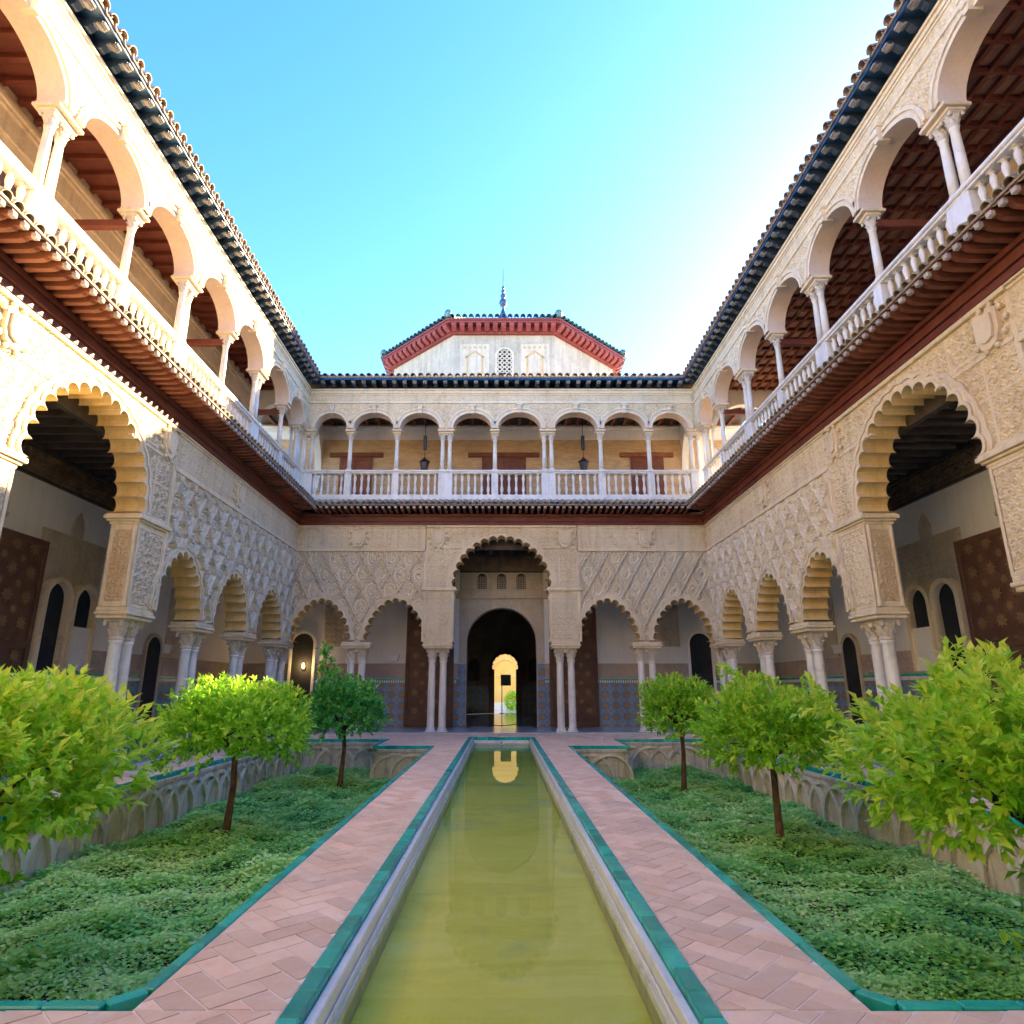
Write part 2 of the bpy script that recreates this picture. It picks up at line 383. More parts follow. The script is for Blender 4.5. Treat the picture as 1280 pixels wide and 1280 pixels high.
# ------------------------------------------------------------------ mesh helpers
class MB:
    def __init__(self):
        self.v, self.f, self.m = [], [], []
    def add(self, vs_, fs, mi=0):
        o = len(self.v)
        self.v.extend(vs_)
        for f in fs:
            self.f.append(tuple(i + o for i in f)); self.m.append(mi)
        return self
    def box(self, x0, x1, y0, y1, z0, z1, mi=0, bev=0.0):
        if bev <= 0:
            c = [(x, y, z) for z in (z0, z1) for y in (y0, y1) for x in (x0, x1)]
            self.add(c, [(0, 2, 3, 1), (4, 5, 7, 6), (0, 1, 5, 4), (2, 6, 7, 3), (0, 4, 6, 2), (1, 3, 7, 5)], mi)
        else:
            b = bev
            def ring(z, k):
                return [(x0 + k, y0 + b, z), (x0 + b, y0 + k, z), (x1 - b, y0 + k, z), (x1 - k, y0 + b, z), (x1 - k, y1 - b, z), (x1 - b, y1 - k, z), (x0 + b, y1 - k, z), (x0 + k, y1 - b, z)]
            rs = [ring(z0, b), ring(z0 + b, 0), ring(z1 - b, 0), ring(z1, b)]
            v = sum(rs, [])
            fs = [tuple(reversed(range(8))), tuple(range(24, 32))]
            for r in range(3):
                for i in range(8):
                    j = (i + 1) % 8
                    fs.append((r * 8 + i, r * 8 + j, r * 8 + 8 + j, r * 8 + 8 + i))
            self.add(v, fs, mi)
        return self
    def lathe(self, prof, n=12, cx=0, cy=0, mi=0, caps=True):
        v, f = [], []
        for r, z in prof:
            for i in range(n):
                a = 2 * math.pi * i / n
                v.append((cx + r * math.cos(a), cy + r * math.sin(a), z))
        for k in range(len(prof) - 1):
            for i in range(n):
                j = (i + 1) % n
                f.append((k * n + i, k * n + j, k * n + n + j, k * n + n + i))
        if caps:
            f.append(tuple(reversed(range(n)))); f.append(tuple(range((len(prof) - 1) * n, len(prof) * n)))
        return self.add(v, f, mi)
    def tube(self, pts, rads, n=8, mi=0):
        v, f = [], []
        pts = [Vector(p) for p in pts]
        for k, p in enumerate(pts):
            t = (pts[min(k + 1, len(pts) - 1)] - pts[max(k - 1, 0)]).normalized()
            a = Vector((0, 0, 1)) if abs(t.z) < 0.9 else Vector((1, 0, 0))
            u = t.cross(a).normalized(); w = t.cross(u)
            r = rads[k] if hasattr(rads, '__len__') else rads
            for i in range(n):
                q = p + (u * math.cos(2 * math.pi * i / n) + w * math.sin(2 * math.pi * i / n)) * r
                v.append(tuple(q))
        for k in range(len(pts) - 1):
            for i in range(n):
                j = (i + 1) % n
                f.append((k * n + i, k * n + j, k * n + n + j, k * n + n + i))
        f.append(tuple(reversed(range(n)))); f.append(tuple(range((len(pts) - 1) * n, len(pts) * n)))
        return self.add(v, f, mi)
    def prism(self, poly, axis, c0, c1, mi=0):
        """extrude a 2D polygon: axis 'x' poly=(y,z); 'y' poly=(x,z); 'z' poly=(x,y)"""
        def mk(p, c):
            return {'x': (c, p[0], p[1]), 'y': (p[0], c, p[1]), 'z': (p[0], p[1], c)}[axis]
        n = len(poly)
        v = [mk(p, c0) for p in poly] + [mk(p, c1) for p in poly]
        tri = tessellate_polygon([[Vector((p[0], p[1], 0)) for p in poly]])
        fs = [tuple(t) for t in tri] + [tuple(i + n for i in reversed(t)) for t in tri]
        for i in range(n):
            j = (i + 1) % n
            fs.append((i, j, n + j, n + i))
        return self.add(v, fs, mi)
    def mesh(self, name, mats, smooth=False):
        me = bpy.data.meshes.new(name)
        me.from_pydata(self.v, [], self.f)
        for m in (mats if isinstance(mats, (list, tuple)) else [mats]):
            me.materials.append(M[m])
        if any(self.m):
            me.polygons.foreach_set('material_index', self.m)
        if smooth:
            me.polygons.foreach_set('use_smooth', [True] * len(me.polygons))
        me.update()
        import bmesh
        bm = bmesh.new(); bm.from_mesh(me)
        bmesh.ops.recalc_face_normals(bm, faces=bm.faces)
        bm.to_mesh(me); bm.free()
        return me

def put(name, me, parent=None, loc=(0, 0, 0), rot=(0, 0, 0), scale=None):
    o = bpy.data.objects.new(name, me)
    COL.objects.link(o)
    o.location = loc
    o.rotation_euler = rot
    if scale is not None:
        o.scale = scale if hasattr(scale, '__len__') else (scale,) * 3
    if parent is not None:
        o.parent = parent
    return o

def tag(o, label, cat=None, group=None, kind=None):
    o['label'] = label
    if cat: o['category'] = cat
    if group: o['group'] = group
    if kind: o['kind'] = kind
    return o

def thing(name, label, cat, loc=(0, 0, 0), rz=0.0, group=None):
    return tag(put(name, None, None, loc, (0, 0, rz)), label, cat, group)

def np_mesh(name, verts, quads, mat, smooth=True, tint=None):
    me = bpy.data.meshes.new(name)
    nv, nf, k = len(verts), len(quads), quads.shape[1]
    me.vertices.add(nv); me.vertices.foreach_set('co', verts.astype(np.float32).ravel())
    me.loops.add(nf * k); me.loops.foreach_set('vertex_index', quads.astype(np.int32).ravel())
    me.polygons.add(nf)
    me.polygons.foreach_set('loop_start', (np.arange(nf) * k).astype(np.int32))
    if tint is not None:
        a = me.attributes.new('tint', 'FLOAT', 'POINT'); a.data.foreach_set('value', tint.astype(np.float32))
    me.update(calc_edges=True); me.validate()
    if smooth:
        me.polygons.foreach_set('use_smooth', np.ones(len(me.polygons), bool))
    me.materials.append(M[mat])
    return me

# ------------------------------------------------------------------ carved relief (numpy height fields)
def sstep(a, b, x):
    t = np.clip((x - a) / (b - a), 0, 1)
    return t * t * (3 - 2 * t)

def arab(s, z, k=26.0, ph=0.0):
    """scrolls in staggered cells with small beads between them, 0..1"""
    c = 6.6 / k
    row = np.floor(z / c); x = s / c + 0.5 * (row % 2); ix = np.floor(x)
    lx = (x - ix - 0.5) * c; lz = (z / c - row - 0.5) * c
    r = np.hypot(lx, lz); th = np.arctan2(lz, lx)
    dr = np.where((ix + row) % 2 > 0, 1.0, -1.0)
    sp = sstep(-0.1, 0.16, np.sin(2 * np.pi * r / (c * 0.30) + dr * th * 2 + ph) + 0.25 * np.cos(5 * th))
    bead = sstep(0.0, 0.35, np.sin(2 * np.pi * s / (c * 0.24)) * np.sin(2 * np.pi * z / (c * 0.24)))
    return np.where(r < 0.48 * c, sp, 0.85 * bead)

def sebka(s, z, w=0.69, hh=1.19, s0=0.0, z0=0.0, fill=0.085):
    """net of lozenges, each filled with a palmette; metres of relief"""
    wob = 0.014 * np.sin(2 * np.pi * (z - z0) / hh * 4)
    p = (s - s0 + wob) / w + (z - z0) / hh
    q = (s - s0 - wob) / w - (z - z0) / hh
    dp = np.abs(p - np.round(p)); dq = np.abs(q - np.round(q))
    rib = np.maximum(1 - sstep(0.045, 0.062, dp), 1 - sstep(0.045, 0.062, dq))
    grv = np.maximum(1 - sstep(0.010, 0.022, dp), 1 - sstep(0.010, 0.022, dq))
    lp = p - np.floor(p) - 0.5; lq = q - np.floor(q) - 0.5
    x = (lp + lq) * 0.5 * w; y = (lp - lq) * 0.5 * hh
    r = np.hypot(x, y * 0.8); th = np.arctan2(y * 0.8, x)
    petal = sstep(-0.1, 0.3, np.cos(8 * th) - 5 * (r - 0.10))
    knob = 1 - sstep(0.022, 0.04, r)
    curl = sstep(-0.05, 0.3, np.sin(2 * np.pi * r / 0.085 + 2 * np.abs(th)) + 0.55 * np.cos(2 * np.pi * np.abs(x) / 0.09) * np.cos(2 * np.pi * y / 0.09))
    leaf = np.where(r < 0.125, 0.95 * petal, 0.8 * curl)
    inner = np.maximum(np.abs(lp), np.abs(lq))
    frame = (1 - sstep(0.022, 0.034, np.abs(inner - 0.385)))
    moat = sstep(0.40, 0.415, inner)
    h = np.maximum(fill * leaf * (1 - moat) + 0.03 * knob, fill * frame)
    h = h - 0.06 * moat
    return np.maximum(h, (fill + 0.062) * rib - 0.04 * grv) - 0.055

def pnpoly(px, pz, poly):
    ins = np.zeros(px.shape, bool)
    n = len(poly)
    for i in range(n):
        x1, z1 = poly[i]; x2, z2 = poly[(i + 1) % n]
        if z1 == z2: continue
        c = ((z1 > pz) != (z2 > pz)) & (px < (x2 - x1) * (pz - z1) / (z2 - z1) + x1)
        ins ^= c
    return ins

def relief(name, parent, s0, s1, z0, z1, res, hfun, mat, d0=0.0, holes=(), edge=0.03):
    ns = max(2, int(round((s1 - s0) / res))); nz = max(2, int(round((z1 - z0) / res)))
    s = np.linspace(s0, s1, ns + 1); z = np.linspace(z0, z1, nz + 1)
    SS, ZZ = np.meshgrid(s, z)
    H = hfun(SS, ZZ)
    e = np.minimum(np.minimum(SS - s0, s1 - SS), np.minimum(ZZ - z0, z1 - ZZ))
    H = H * sstep(0, edge, e)
    V = np.stack([SS.ravel(), d0 - H.ravel(), ZZ.ravel()], 1)
    i = np.arange(ns); j = np.arange(nz)
    I, J = np.meshgrid(i, j)
    a = (J * (ns + 1) + I).ravel()
    Q = np.stack([a, a + 1, a + ns + 2, a + ns + 1], 1)
    cx = ((SS[:-1, :-1] + SS[1:, 1:]) / 2).ravel(); cz = ((ZZ[:-1, :-1] + ZZ[1:, 1:]) / 2).ravel()
    keep = np.ones(len(Q), bool)
    for h in holes:
        keep &= ~pnpoly(cx, cz, h)
    Q = Q[keep]
    used, inv = np.unique(Q.ravel(), return_inverse=True)
    me = np_mesh(name, V[used], inv.reshape(-1, 4), mat)
    return put(name, me, parent)

# ------------------------------------------------------------------ arches
def arch_base(a, z0, zc, pointed):
    """half-plane base line from right springing over the crown to the left, as dense points"""
    P = []
    if pointed:
        c = pointed; Rr = a + c
        top = math.acos(c / Rr)
        for i in range(81):
            t = top * i / 80
            P.append((-c + Rr * math.cos(t), z0 + Rr * math.sin(t)))
        P += [(-x, z) for x, z in reversed(P[:-1])]
    else:
        for i in range(10):
            P.append((a, z0 + (zc - z0) * i / 10))
        for i in range(121):
            t = math.pi * i / 120
            P.append((a * math.cos(t), zc + a * math.sin(t)))
        for i in range(10):
            P.append((-a, zc - (zc - z0) * (i + 1) / 10))
    return P

def lobed(a, z0, zc, n, pointed=0.0, k=9):
    """centres, normals, radii of the lobes along the base line"""
    P = np.array(arch_base(a, z0, zc, pointed))
    L = np.concatenate([[0], np.cumsum(np.hypot(*np.diff(P, axis=0).T))])
    t = np.linspace(0, L[-1], n + 1)
    C = np.stack([np.interp(t, L, P[:, 0]), np.interp(t, L, P[:, 1])], 1)
    return C

def lobe_loop(C, grow, k=9):
    pts = []
    n = len(C) - 1
    for i in range(n):
        p, q = C[i], C[i + 1]
        tv = q - p; ch = np.hypot(*tv); tv = tv / ch
        nv = np.array([tv[1], -tv[0]])          # outward
        off = 0.30 * ch / 2
        c = (p + q) / 2 + nv * off
        R0 = math.hypot(ch / 2, off); Rr = R0 + grow
        al = math.asin(min(1.0, (ch / 2) / Rr))
        if grow <= 0: al = math.pi - al
        turn = 0.04 if grow > 0 else 0
        for j in range(k + 1):
            if i > 0 and j == 0: continue
            w = -(al + turn) + 2 * (al + turn) * j / k
            pts.append(c + nv * Rr * math.cos(w) + tv * Rr * math.sin(w))
    return np.array(pts)

def ring_band(mb, inn, out, cx, d0, d1, mi=0, mi_in=None, back=None):
    """solid band between two loops of equal length, faces at d0 (front) and d1"""
    n = len(inn)
    v = []
    for L, d in ((inn, d0), (out, d0), (out, d1), (inn, d1)):
        v += [(cx + p[0], d, p[1]) for p in L]
    f, g = [], []
    for i in range(n - 1):
        f.append((i, i + 1, n + i + 1, n + i))
        f.append((n + i, n + i + 1, 2 * n + i + 1, 2 * n + i))
        f.append((2 * n + i, 2 * n + i + 1, 3 * n + i + 1, 3 * n + i))
        g.append((3 * n + i, 3 * n + i + 1, i + 1, i))
    f += [(0, n, 2 * n, 3 * n), (n - 1, 4 * n - 1, 3 * n - 1, 2 * n - 1)]
    mb.add(v, f, mi)
    o = len(mb.v) - len(v)
    for q in g:
        mb.f.append(tuple(x + o for x in q)); mb.m.append(mi if mi_in is None else mi_in)

def lobed_arch_mesh(C, thick, gro=(0.055, 0.11, 0.17)):
    mb = MB()
    L0 = lobe_loop(C, 0); L1 = lobe_loop(C, gro[0]); L2 = lobe_loop(C, gro[1]); L3 = lobe_loop(C, gro[2])
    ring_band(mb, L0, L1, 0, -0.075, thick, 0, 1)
    ring_band(mb, L1, L2, 0, -0.045, 0.06, 0)
    ring_band(mb, L2, L3, 0, -0.075, 0.06, 0)
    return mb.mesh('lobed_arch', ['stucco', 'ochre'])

def back_face(mb, s0, s1, z0, z1, loops, d, mi=0):
    """flat wall face with arch openings standing on z0"""
    poly = [Vector((s0, z0, 0))]
    for cx, L in sorted(loops, key=lambda t: t[0]):
        pts = sorted([0, len(L) - 1], key=lambda i: L[i][0])
        seq = L if pts[0] == 0 else L[::-1]
        poly.append(Vector((cx + seq[0][0], z0, 0)))
        for p in seq: poly.append(Vector((cx + p[0], max(p[1], z0 + 0.001), 0)))
        poly.append(Vector((cx + seq[-1][0], z0, 0)))
    poly += [Vector((s1, z0, 0)), Vector((s1, z1, 0)), Vector((s0, z1, 0))]
    tri = tessellate_polygon([poly])
    mb.add([(p.x, d, p.y) for p in poly], [tuple(t) for t in tri], mi)

# ------------------------------------------------------------------ shared small meshes
def capital_mesh(r, h, w):
    mb = MB()
    mb.lathe([(r, 0), (r * 1.18, 0.012 * h / 0.4), (r * 1.18, 0.05 * h / 0.4), (r * 1.0, 0.07 * h / 0.4), (r * 1.05, 0.4 * h), (r * 1.35, 0.72 * h), (r * 1.6, 0.86 * h)], 12)
    for ring, (z, rr, hh) in enumerate(((0.2 * h, r * 1.06, 0.32 * h), (0.48 * h, r * 1.16, 0.34 * h))):
        for i in range(8):
            a = 2 * math.pi * (i + 0.5 * ring) / 8
            c, s_ = math.cos(a), math.sin(a)
            tw = r * 0.36
            pts = []
            for (u, v_, o) in ((-tw, 0, 0), (tw, 0, 0), (tw * 0.9, hh * 0.7, r * 0.2), (0, hh, r * 0.55), (-tw * 0.9, hh * 0.7, r * 0.2)):
                rad = rr + o
                pts.append((rad * c - u * s_, rad * s_ + u * c, z + v_))
            inn = [(p[0] * 0.8, p[1] * 0.8, p[2]) for p in pts]
            mb.add(pts + inn, [(0, 1, 2, 3, 4), (0, 5, 6, 1), (1, 6, 7, 2), (2, 7, 8, 3), (3, 8, 9, 4), (4, 9, 5, 0)])
    for sx in (-1, 1):
        for sy in (-1, 1):
            e = w * 0.46
            mb.box(sx * e - w * 0.1, sx * e + w * 0.1, sy * e - w * 0.1, sy * e + w * 0.1, 0.66 * h, 0.88 * h, 0, w * 0.03)
    mb.box(-w * 0.55, w * 0.55, -w * 0.55, w * 0.55, 0.87 * h, h, 0, 0.012)
    return mb.mesh('capital', 'capital')

CAP_LOW = capital_mesh(0.125, 0.42, 0.36)
CAP_UP = capital_mesh(0.078, 0.26, 0.24)
SHAFT_LOW = MB().lathe([(0.135, 0.14), (0.135, 0.2), (0.128, 0.22), (0.128, 1.2), (0.118, 2.3), (0.118, 2.36), (0.135, 2.38), (0.135, 2.44)], 20).mesh('column', 'marble', True)
BASE_LOW = MB().box(-0.18, 0.18, -0.18, 0.18, 0.0, 0.06, 0, 0.01).lathe([(0.165, 0.06), (0.178, 0.08), (0.165, 0.105), (0.145, 0.115), (0.158, 0.13), (0.150, 0.15), (0.135, 0.155)], 16).mesh('base', 'marble')
SHAFT_UP = MB().lathe([(0.082, 0.09), (0.080, 0.6), (0.070, 1.20), (0.082, 1.21), (0.082, 1.25)], 14).mesh('column', 'marble', True)
BASE_UP = MB().box(-0.115, 0.115, -0.115, 0.115, 0.0, 0.035, 0, 0.006).lathe([(0.10, 0.035), (0.112, 0.05), (0.095, 0.07), (0.10, 0.085), (0.085, 0.095)], 14).mesh('base', 'marble')
BALUSTER = MB().box(-0.062, 0.062, -0.062, 0.062, 0, 0.05).lathe([(0.05, 0.05), (0.03, 0.085), (0.034, 0.11), (0.058, 0.20), (0.062, 0.26), (0.045, 0.37), (0.030, 0.45), (0.044, 0.465), (0.044, 0.485), (0.030, 0.50), (0.046, 0.60), (0.060, 0.68), (0.052, 0.76), (0.032, 0.80), (0.05, 0.835)], 12).box(-0.058, 0.058, -0.058, 0.058, 0.835, 0.87).mesh('baluster', 'marble', False)

def column(parent, s, d, low=True, z=0.0):
    sh = put('column', SHAFT_LOW if low else SHAFT_UP, parent, (s, d, z))
    put('base', BASE_LOW if low else BASE_UP, sh)
    put('capital', CAP_LOW if low else CAP_UP, sh, (0, 0, 2.44 if low else 1.25))
    return sh

IMPOST = MB().box(-0.50, 0.50, -0.03, T + 0.03, 2.86, 2.93, 0, 0.012).box(-0.54, 0.54, -0.07, T + 0.07, 2.932, 3.0, 0, 0.015).box(-0.51, 0.51, -0.04, T + 0.04, 3.002, 3.09, 0, 0.012).mesh('impost', 'stucco')
IMPOST1 = MB().box(-0.27, 0.27, -0.03, T + 0.03, 2.86, 2.93, 0, 0.012).box(-0.30, 0.30, -0.07, T + 0.07, 2.932, 3.0, 0, 0.015).box(-0.28, 0.28, -0.04, T + 0.04, 3.002, 3.09, 0, 0.012).mesh('impost', 'stucco')

A_S, C_S = 0.98, 0.62
CS = lobed(A_S - 0.04, 3.12, 0, 13, C_S - 0.04)
SMALL_ARCH = lobed_arch_mesh(CS, T)
SMALL_HOLE = lobe_loop(CS, 0.14)
SMALL_BACK = lobe_loop(CS, 0.05)
A_B = 1.66
CB = lobed(A_B - 0.04, 5.04, 5.14, 17)
BIG_ARCH = lobed_arch_mesh(CB, T, (0.06, 0.13, 0.20))
BIG_HOLE = lobe_loop(CB, 0.17)
BIG_BACK = lobe_loop(CB, 0.05)

def hole_poly(L, cx, zb):
    p = [(cx + x, z) for x, z in L]
    return [(p[0][0], zb - 1)] + p + [(p[-1][0], zb - 1)]

def shield_mesh():
    mb = MB()
    out = [(0.0, -0.30), (0.14, -0.24), (0.2, -0.08), (0.2, 0.2), (0.1, 0.25), (0.0, 0.2), (-0.1, 0.25), (-0.2, 0.2), (-0.2, -0.08), (-0.14, -0.24)]
    mb.prism(out, 'y', -0.055, 0.01)
    mb.prism([(x * 0.7, z * 0.7) for x, z in out], 'y', -0.085, -0.05)
    for i in range(10):
        a = 2 * math.pi * i / 10
        mb.lathe([(0.0, -0.03), (0.045, -0.01), (0.045, 0.02), (0.0, 0.04)], 6, 0.29 * math.cos(a), -0.02)
        # lay the wreath knob upright
        for q in range(len(mb.v) - 24, len(mb.v)):
            x, y, z = mb.v[q]
            mb.v[q] = (x, -0.02 - z, 0.30 * math.sin(a) + (y + 0.02))
    return mb.mesh('coat_of_arms', 'stucco')
SHIELD = shield_mesh()

# ------------------------------------------------------------------ lower arcade
def arcade(th, smalls, pairs, piers, bigs, panels, big_panels, singles=(), shields=(), res=0.02):
    """all positions in local s; th is the parent (local x=s along the wall, y=depth away from the court)"""
    for s in pairs + piers:
        for k in (-0.2, 0.2):
            column(th, s + k, T / 2)
        put('impost', IMPOST, th, (s, 0, 0))
    for s in singles:
        column(th, s, T / 2)
        put('impost', IMPOST1, th, (s, 0, 0))
    for s in smalls:
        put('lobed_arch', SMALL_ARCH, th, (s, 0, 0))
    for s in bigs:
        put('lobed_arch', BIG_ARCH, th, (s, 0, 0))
    # piers above the coupled columns
    for s in piers:
        e = 0.53
        mb = MB()
        mb.box(s - e + 0.004, s + e - 0.004, 0.004, T - 0.004, 3.09, 4.80)
        pr = put('pier', mb.mesh('pier', 'stucco'), th)
        relief('pier_relief', pr, s - e + 0.07, s + e - 0.07, 3.16, 4.74, 0.014, lambda a, b: 0.034 * arab(a, b, 36) , 'lattice', -0.004)
        fr = MB()
        for x0, x1 in ((s - e, s - e + 0.07), (s + e - 0.07, s + e)):
            fr.box(x0, x1, -0.03, 0.0, 3.09, 4.8, 0, 0.01)
            fr.box(x0 + 0.0, x1, -0.024, 0.0, 3.09, 4.8)
        for z0, z1 in ((3.09, 3.16), (4.74, 4.8)):
            fr.box(s - e + 0.07, s + e - 0.07, -0.03, 0.0, z0, z1, 0, 0.01)
        put('frame', fr.mesh('frame', 'stucco'), pr)
        # carved reveals with colonnettes on both sides
        for sg in (-1, 1):
            x = s + sg * e
            rm = relief('jamb_relief', pr, 0.1, T - 0.1, 3.2, 4.7, 0.014, lambda a, b: 0.042 * arab(a, b, 34, 1.0), 'jamb', 0.0)
            rm.rotation_euler = (0, 0, sg * R(90)); rm.location = (x, 0 if sg > 0 else T, 0)
            cm = MB()
            for dd in (0.055, T - 0.055):
                cm.lathe([(0.045, 3.1), (0.045, 3.2), (0.033, 3.22), (0.033, 3.6), (0.044, 3.63), (0.033, 3.66), (0.033, 4.5), (0.046, 4.56), (0.046, 4.79)], 8, x, dd)
            put('colonnette', cm.mesh('colonnette', 'stucco'), pr)
        im = MB()
        for (g, z0, z1) in ((0.03, 4.80, 4.86), (0.07, 4.862, 4.91), (0.12, 4.912, 4.99), (0.09, 4.992, 5.03)):
            im.box(s - e - g, s + e + g, -g, T + g, z0, z1, 0, 0.008)
        put('cornice', im.mesh('cornice', 'stucco'), pr)
    # lattice panels over the small arches
    for (s0, s1) in panels:
        mine = [c for c in smalls if s0 < c < s1]
        hs = [hole_poly(SMALL_HOLE, c, 3.1) for c in mine]
        off = mine[0] if mine else 0
        relief('lattice_panel', th, s0, s1, 3.09, 6.36, res, lambda a, b: sebka(a, b, 0.69, 1.19, off, 4.95, 0.06 if res > 0.02 else 0.085), 'lattice', 0.0, hs)
        mb = MB(); back_face(mb, s0, s1, 3.09, ZC, [(c, SMALL_BACK) for c in mine], T - 0.004)
        mb.box(s0, s1, 0.2, T - 0.01, 6.4, ZC)
        put('wall_core', mb.mesh('wall_core', 'plaster'), th)
        fz = relief('frieze', th, s0, s1, 6.50, 7.24, res, lambda a, b: 0.026 * arab(a, b, 32) * (np.abs(((a / 1.45) % 1) - 0.5) < 0.46) + 0.012 * (np.abs(((a / 1.45) % 1) - 0.5) > 0.475), 'stucco', -0.02)
        mo = MB()
        mo.box(s0, s1, -0.075, 0.15, 6.36, 6.41, 0, 0.01); mo.box(s0, s1, -0.045, 0.15, 6.412, 6.50, 0, 0.01)
        mo.box(s0, s1, -0.05, 0.15, 7.24, 7.30, 0, 0.01); mo.box(s0, s1, -0.085, 0.15, 7.302, ZC - 0.004, 0, 0.01)
        for e in (s0, s1):
            mo.box(e - 0.045, e + 0.045, -0.06, 0.1, 3.09, 6.36, 0, 0.01)
        put('moulding', mo.mesh('moulding', 'stucco'), th)
    # spandrels of the great arches
    for (s0, s1, c) in big_panels:
        hs = [hole_poly(BIG_HOLE, c, 5.0)]
        def hf(a, b, c=c):
            x = np.abs(a - c)
            panel = (x > 1.45)
            g = ((np.abs(((b - 5.06) / 0.78) % 1 - 0.5) > 0.46) | (np.abs(((x - 1.42) / 0.68) % 1 - 0.5) > 0.455))
            return np.where(g, 0.022, 0.034 * arab(a, b, 32))
        relief('spandrel', th, s0, s1, 5.03, 7.26, res * 0.75, hf, 'stucco', -0.01, hs)
        mb = MB(); back_face(mb, s0, s1, 5.03, ZC, [(c, BIG_BACK)], T - 0.004)
        put('wall_core', mb.mesh('wall_core', 'plaster'), th)
        mo = MB()
        mo.box(s0, s1, -0.085, 0.15, 7.26, ZC - 0.004, 0, 0.01)
        mo.box(s0 + 0.05, c - 1.0, -0.055, 0.05, 6.47, 6.53, 0, 0.008); mo.box(c + 1.0, s1 - 0.05, -0.055, 0.05, 6.47, 6.53, 0, 0.008)
        put('moulding', mo.mesh('moulding', 'stucco'), th)
    for s in shields:
        put('coat_of_arms', SHIELD, th, (s, -0.03, 6.87), (0, 0, 0), (1.2, 1.5, 1.2))

# ------------------------------------------------------------------ balcony eave
RAF_L = 0.84
rp = [(0.04, 7.755), (-0.58, 7.76), (-0.67, 7.775), (-0.72, 7.81), (-0.78, 7.80), (RAF_L * -1, 7.81), (-RAF_L, 7.892), (0.04, 7.892)]
RAFTER = MB().prism(rp, 'x', -0.046, 0.046).mesh('rafter', 'rafter')
RAFTER_TIP = MB().box(-0.05, 0.05, -RAF_L - 0.02, -RAF_L + 0.06, 7.79, 7.875, 0, 0.012).mesh('rafter_tip', 'rafter_tip')
def barrel_mesh(name, r0, r1, length, th, mat, n=10, up=True):
    """half-round tile lying along -y, big end at the front"""
    mb = MB()
    v = []
    for (y, rr) in ((-length, r0), (0, r1)):
        for rad in (rr, rr - th):
            for i in range(n + 1):
                a = math.pi * i / n
                v.append((rad * math.cos(a), y, rad * math.sin(a) * (1 if up else -1)))
    k = n + 1
    f = []
    for i in range(n):
        f += [(i, i + 1, 2 * k + i + 1, 2 * k + i), (k + i, 3 * k + i, 3 * k + i + 1, k + i + 1), (i, k + i, k + i + 1, i + 1), (2 * k + i, 2 * k + i + 1, 3 * k + i + 1, 3 * k + i)]
    f += [(0, 2 * k, 3 * k, k), (n, k + n, 3 * k + n, 2 * k + n)]
    mb.add(v, f)
    return mb.mesh(name, mat, False)
EAVE_TILE = barrel_mesh('roof_tile', 0.098, 0.08, 0.62, 0.016, 'tile_green')
EAVE_PAN = barrel_mesh('pan_tile', 0.085, 0.10, 0.60, 0.016, 'tile_green', 8, False)

def balcony_eave(th, s0, s1, skip):
    """s0..s1 along the wall; skip(s) gives how far the mitre cuts back the projection"""
    pitch = 0.228
    n = int((s1 - s0) / pitch)
    for i in range(n + 1):
        s = s0 + (i + 0.5) * (s1 - s0) / (n + 1)
        if skip(s) < 0.12:
            r = put('rafter', RAFTER, th, (s, 0, 0))
            put('rafter_tip', RAFTER_TIP, r)
        k = skip(s)
        if k < 0.5:
            ti = put('roof_tile', EAVE_TILE, th, (s + random.uniform(-.006, .006), -0.32 + random.uniform(-.008, .008), 8.22), (R(27) + random.uniform(-.01, .01), 0, random.uniform(-.015, .015)))
            put('pan_tile', EAVE_PAN, th, (s + pitch / 2, -0.32, 8.235), (R(27), 0, 0))
    def mitre(mb, d0, d1, z0, z1, mi=0):
        # strip running the length of the wall, its ends cut on the corner mitre
        m = -d0  # front edge pulled in by its projection at court corners
        e0 = s0 + (abs(d0) if skip(s0 + 0.01) > 0.5 else 0); e1 = s1 - (abs(d0) if skip(s1 - 0.01) > 0.5 else 0)
        f0 = s0 + (max(-d1, 0) if skip(s0 + 0.01) > 0.5 else 0); f1 = s1 - (max(-d1, 0) if skip(s1 - 0.01) > 0.5 else 0)
        v = [(e0, d0, z0), (e1, d0, z0), (f1, d1, z0), (f0, d1, z0), (e0, d0, z1), (e1, d0, z1), (f1, d1, z1), (f0, d1, z1)]
        mb.add(v, [(0, 3, 2, 1), (4, 5, 6, 7), (0, 1, 5, 4), (1, 2, 6, 5), (2, 3, 7, 6), (3, 0, 4, 7)], mi)
    mb = MB()
    mitre(mb, -0.10, 0.12, ZC, 7.48); mitre(mb, -0.15, 0.12, 7.482, 7.55); mitre(mb, -0.13, 0.12, 7.552, 7.66); mitre(mb, -0.19, 0.12, 7.662, 7.752)
    put('cornice_beam', mb.mesh('cornice_beam', 'beam'), th)
    mb = MB(); mitre(mb, -0.82, 0.1, 7.894, 7.912)
    put('soffit_board', mb.mesh('soffit_board', 'boards'), th)
    # sloping bed of the tiles
    mb = MB()
    e0 = 0.86 if skip(s0 + 0.01) > 0.5 else 0; e1 = 0.86 if skip(s1 - 0.01) > 0.5 else 0
    mb.add([(s0 + e0, -0.86, 7.914), (s1 - e1, -0.86, 7.914), (s1, 0.0, 7.914), (s0, 0.0, 7.914), (s0 + e0, -0.86, 7.95), (s1 - e1, -0.86, 7.95), (s1, 0.0, 8.36), (s0, 0.0, 8.36)],
           [(0, 3, 2, 1), (4, 5, 6, 7), (0, 1, 5, 4), (1, 2, 6, 5), (2, 3, 7, 6), (3, 0, 4, 7)])
    put('tile_bed', mb.mesh('tile_bed', 'tile'), th)

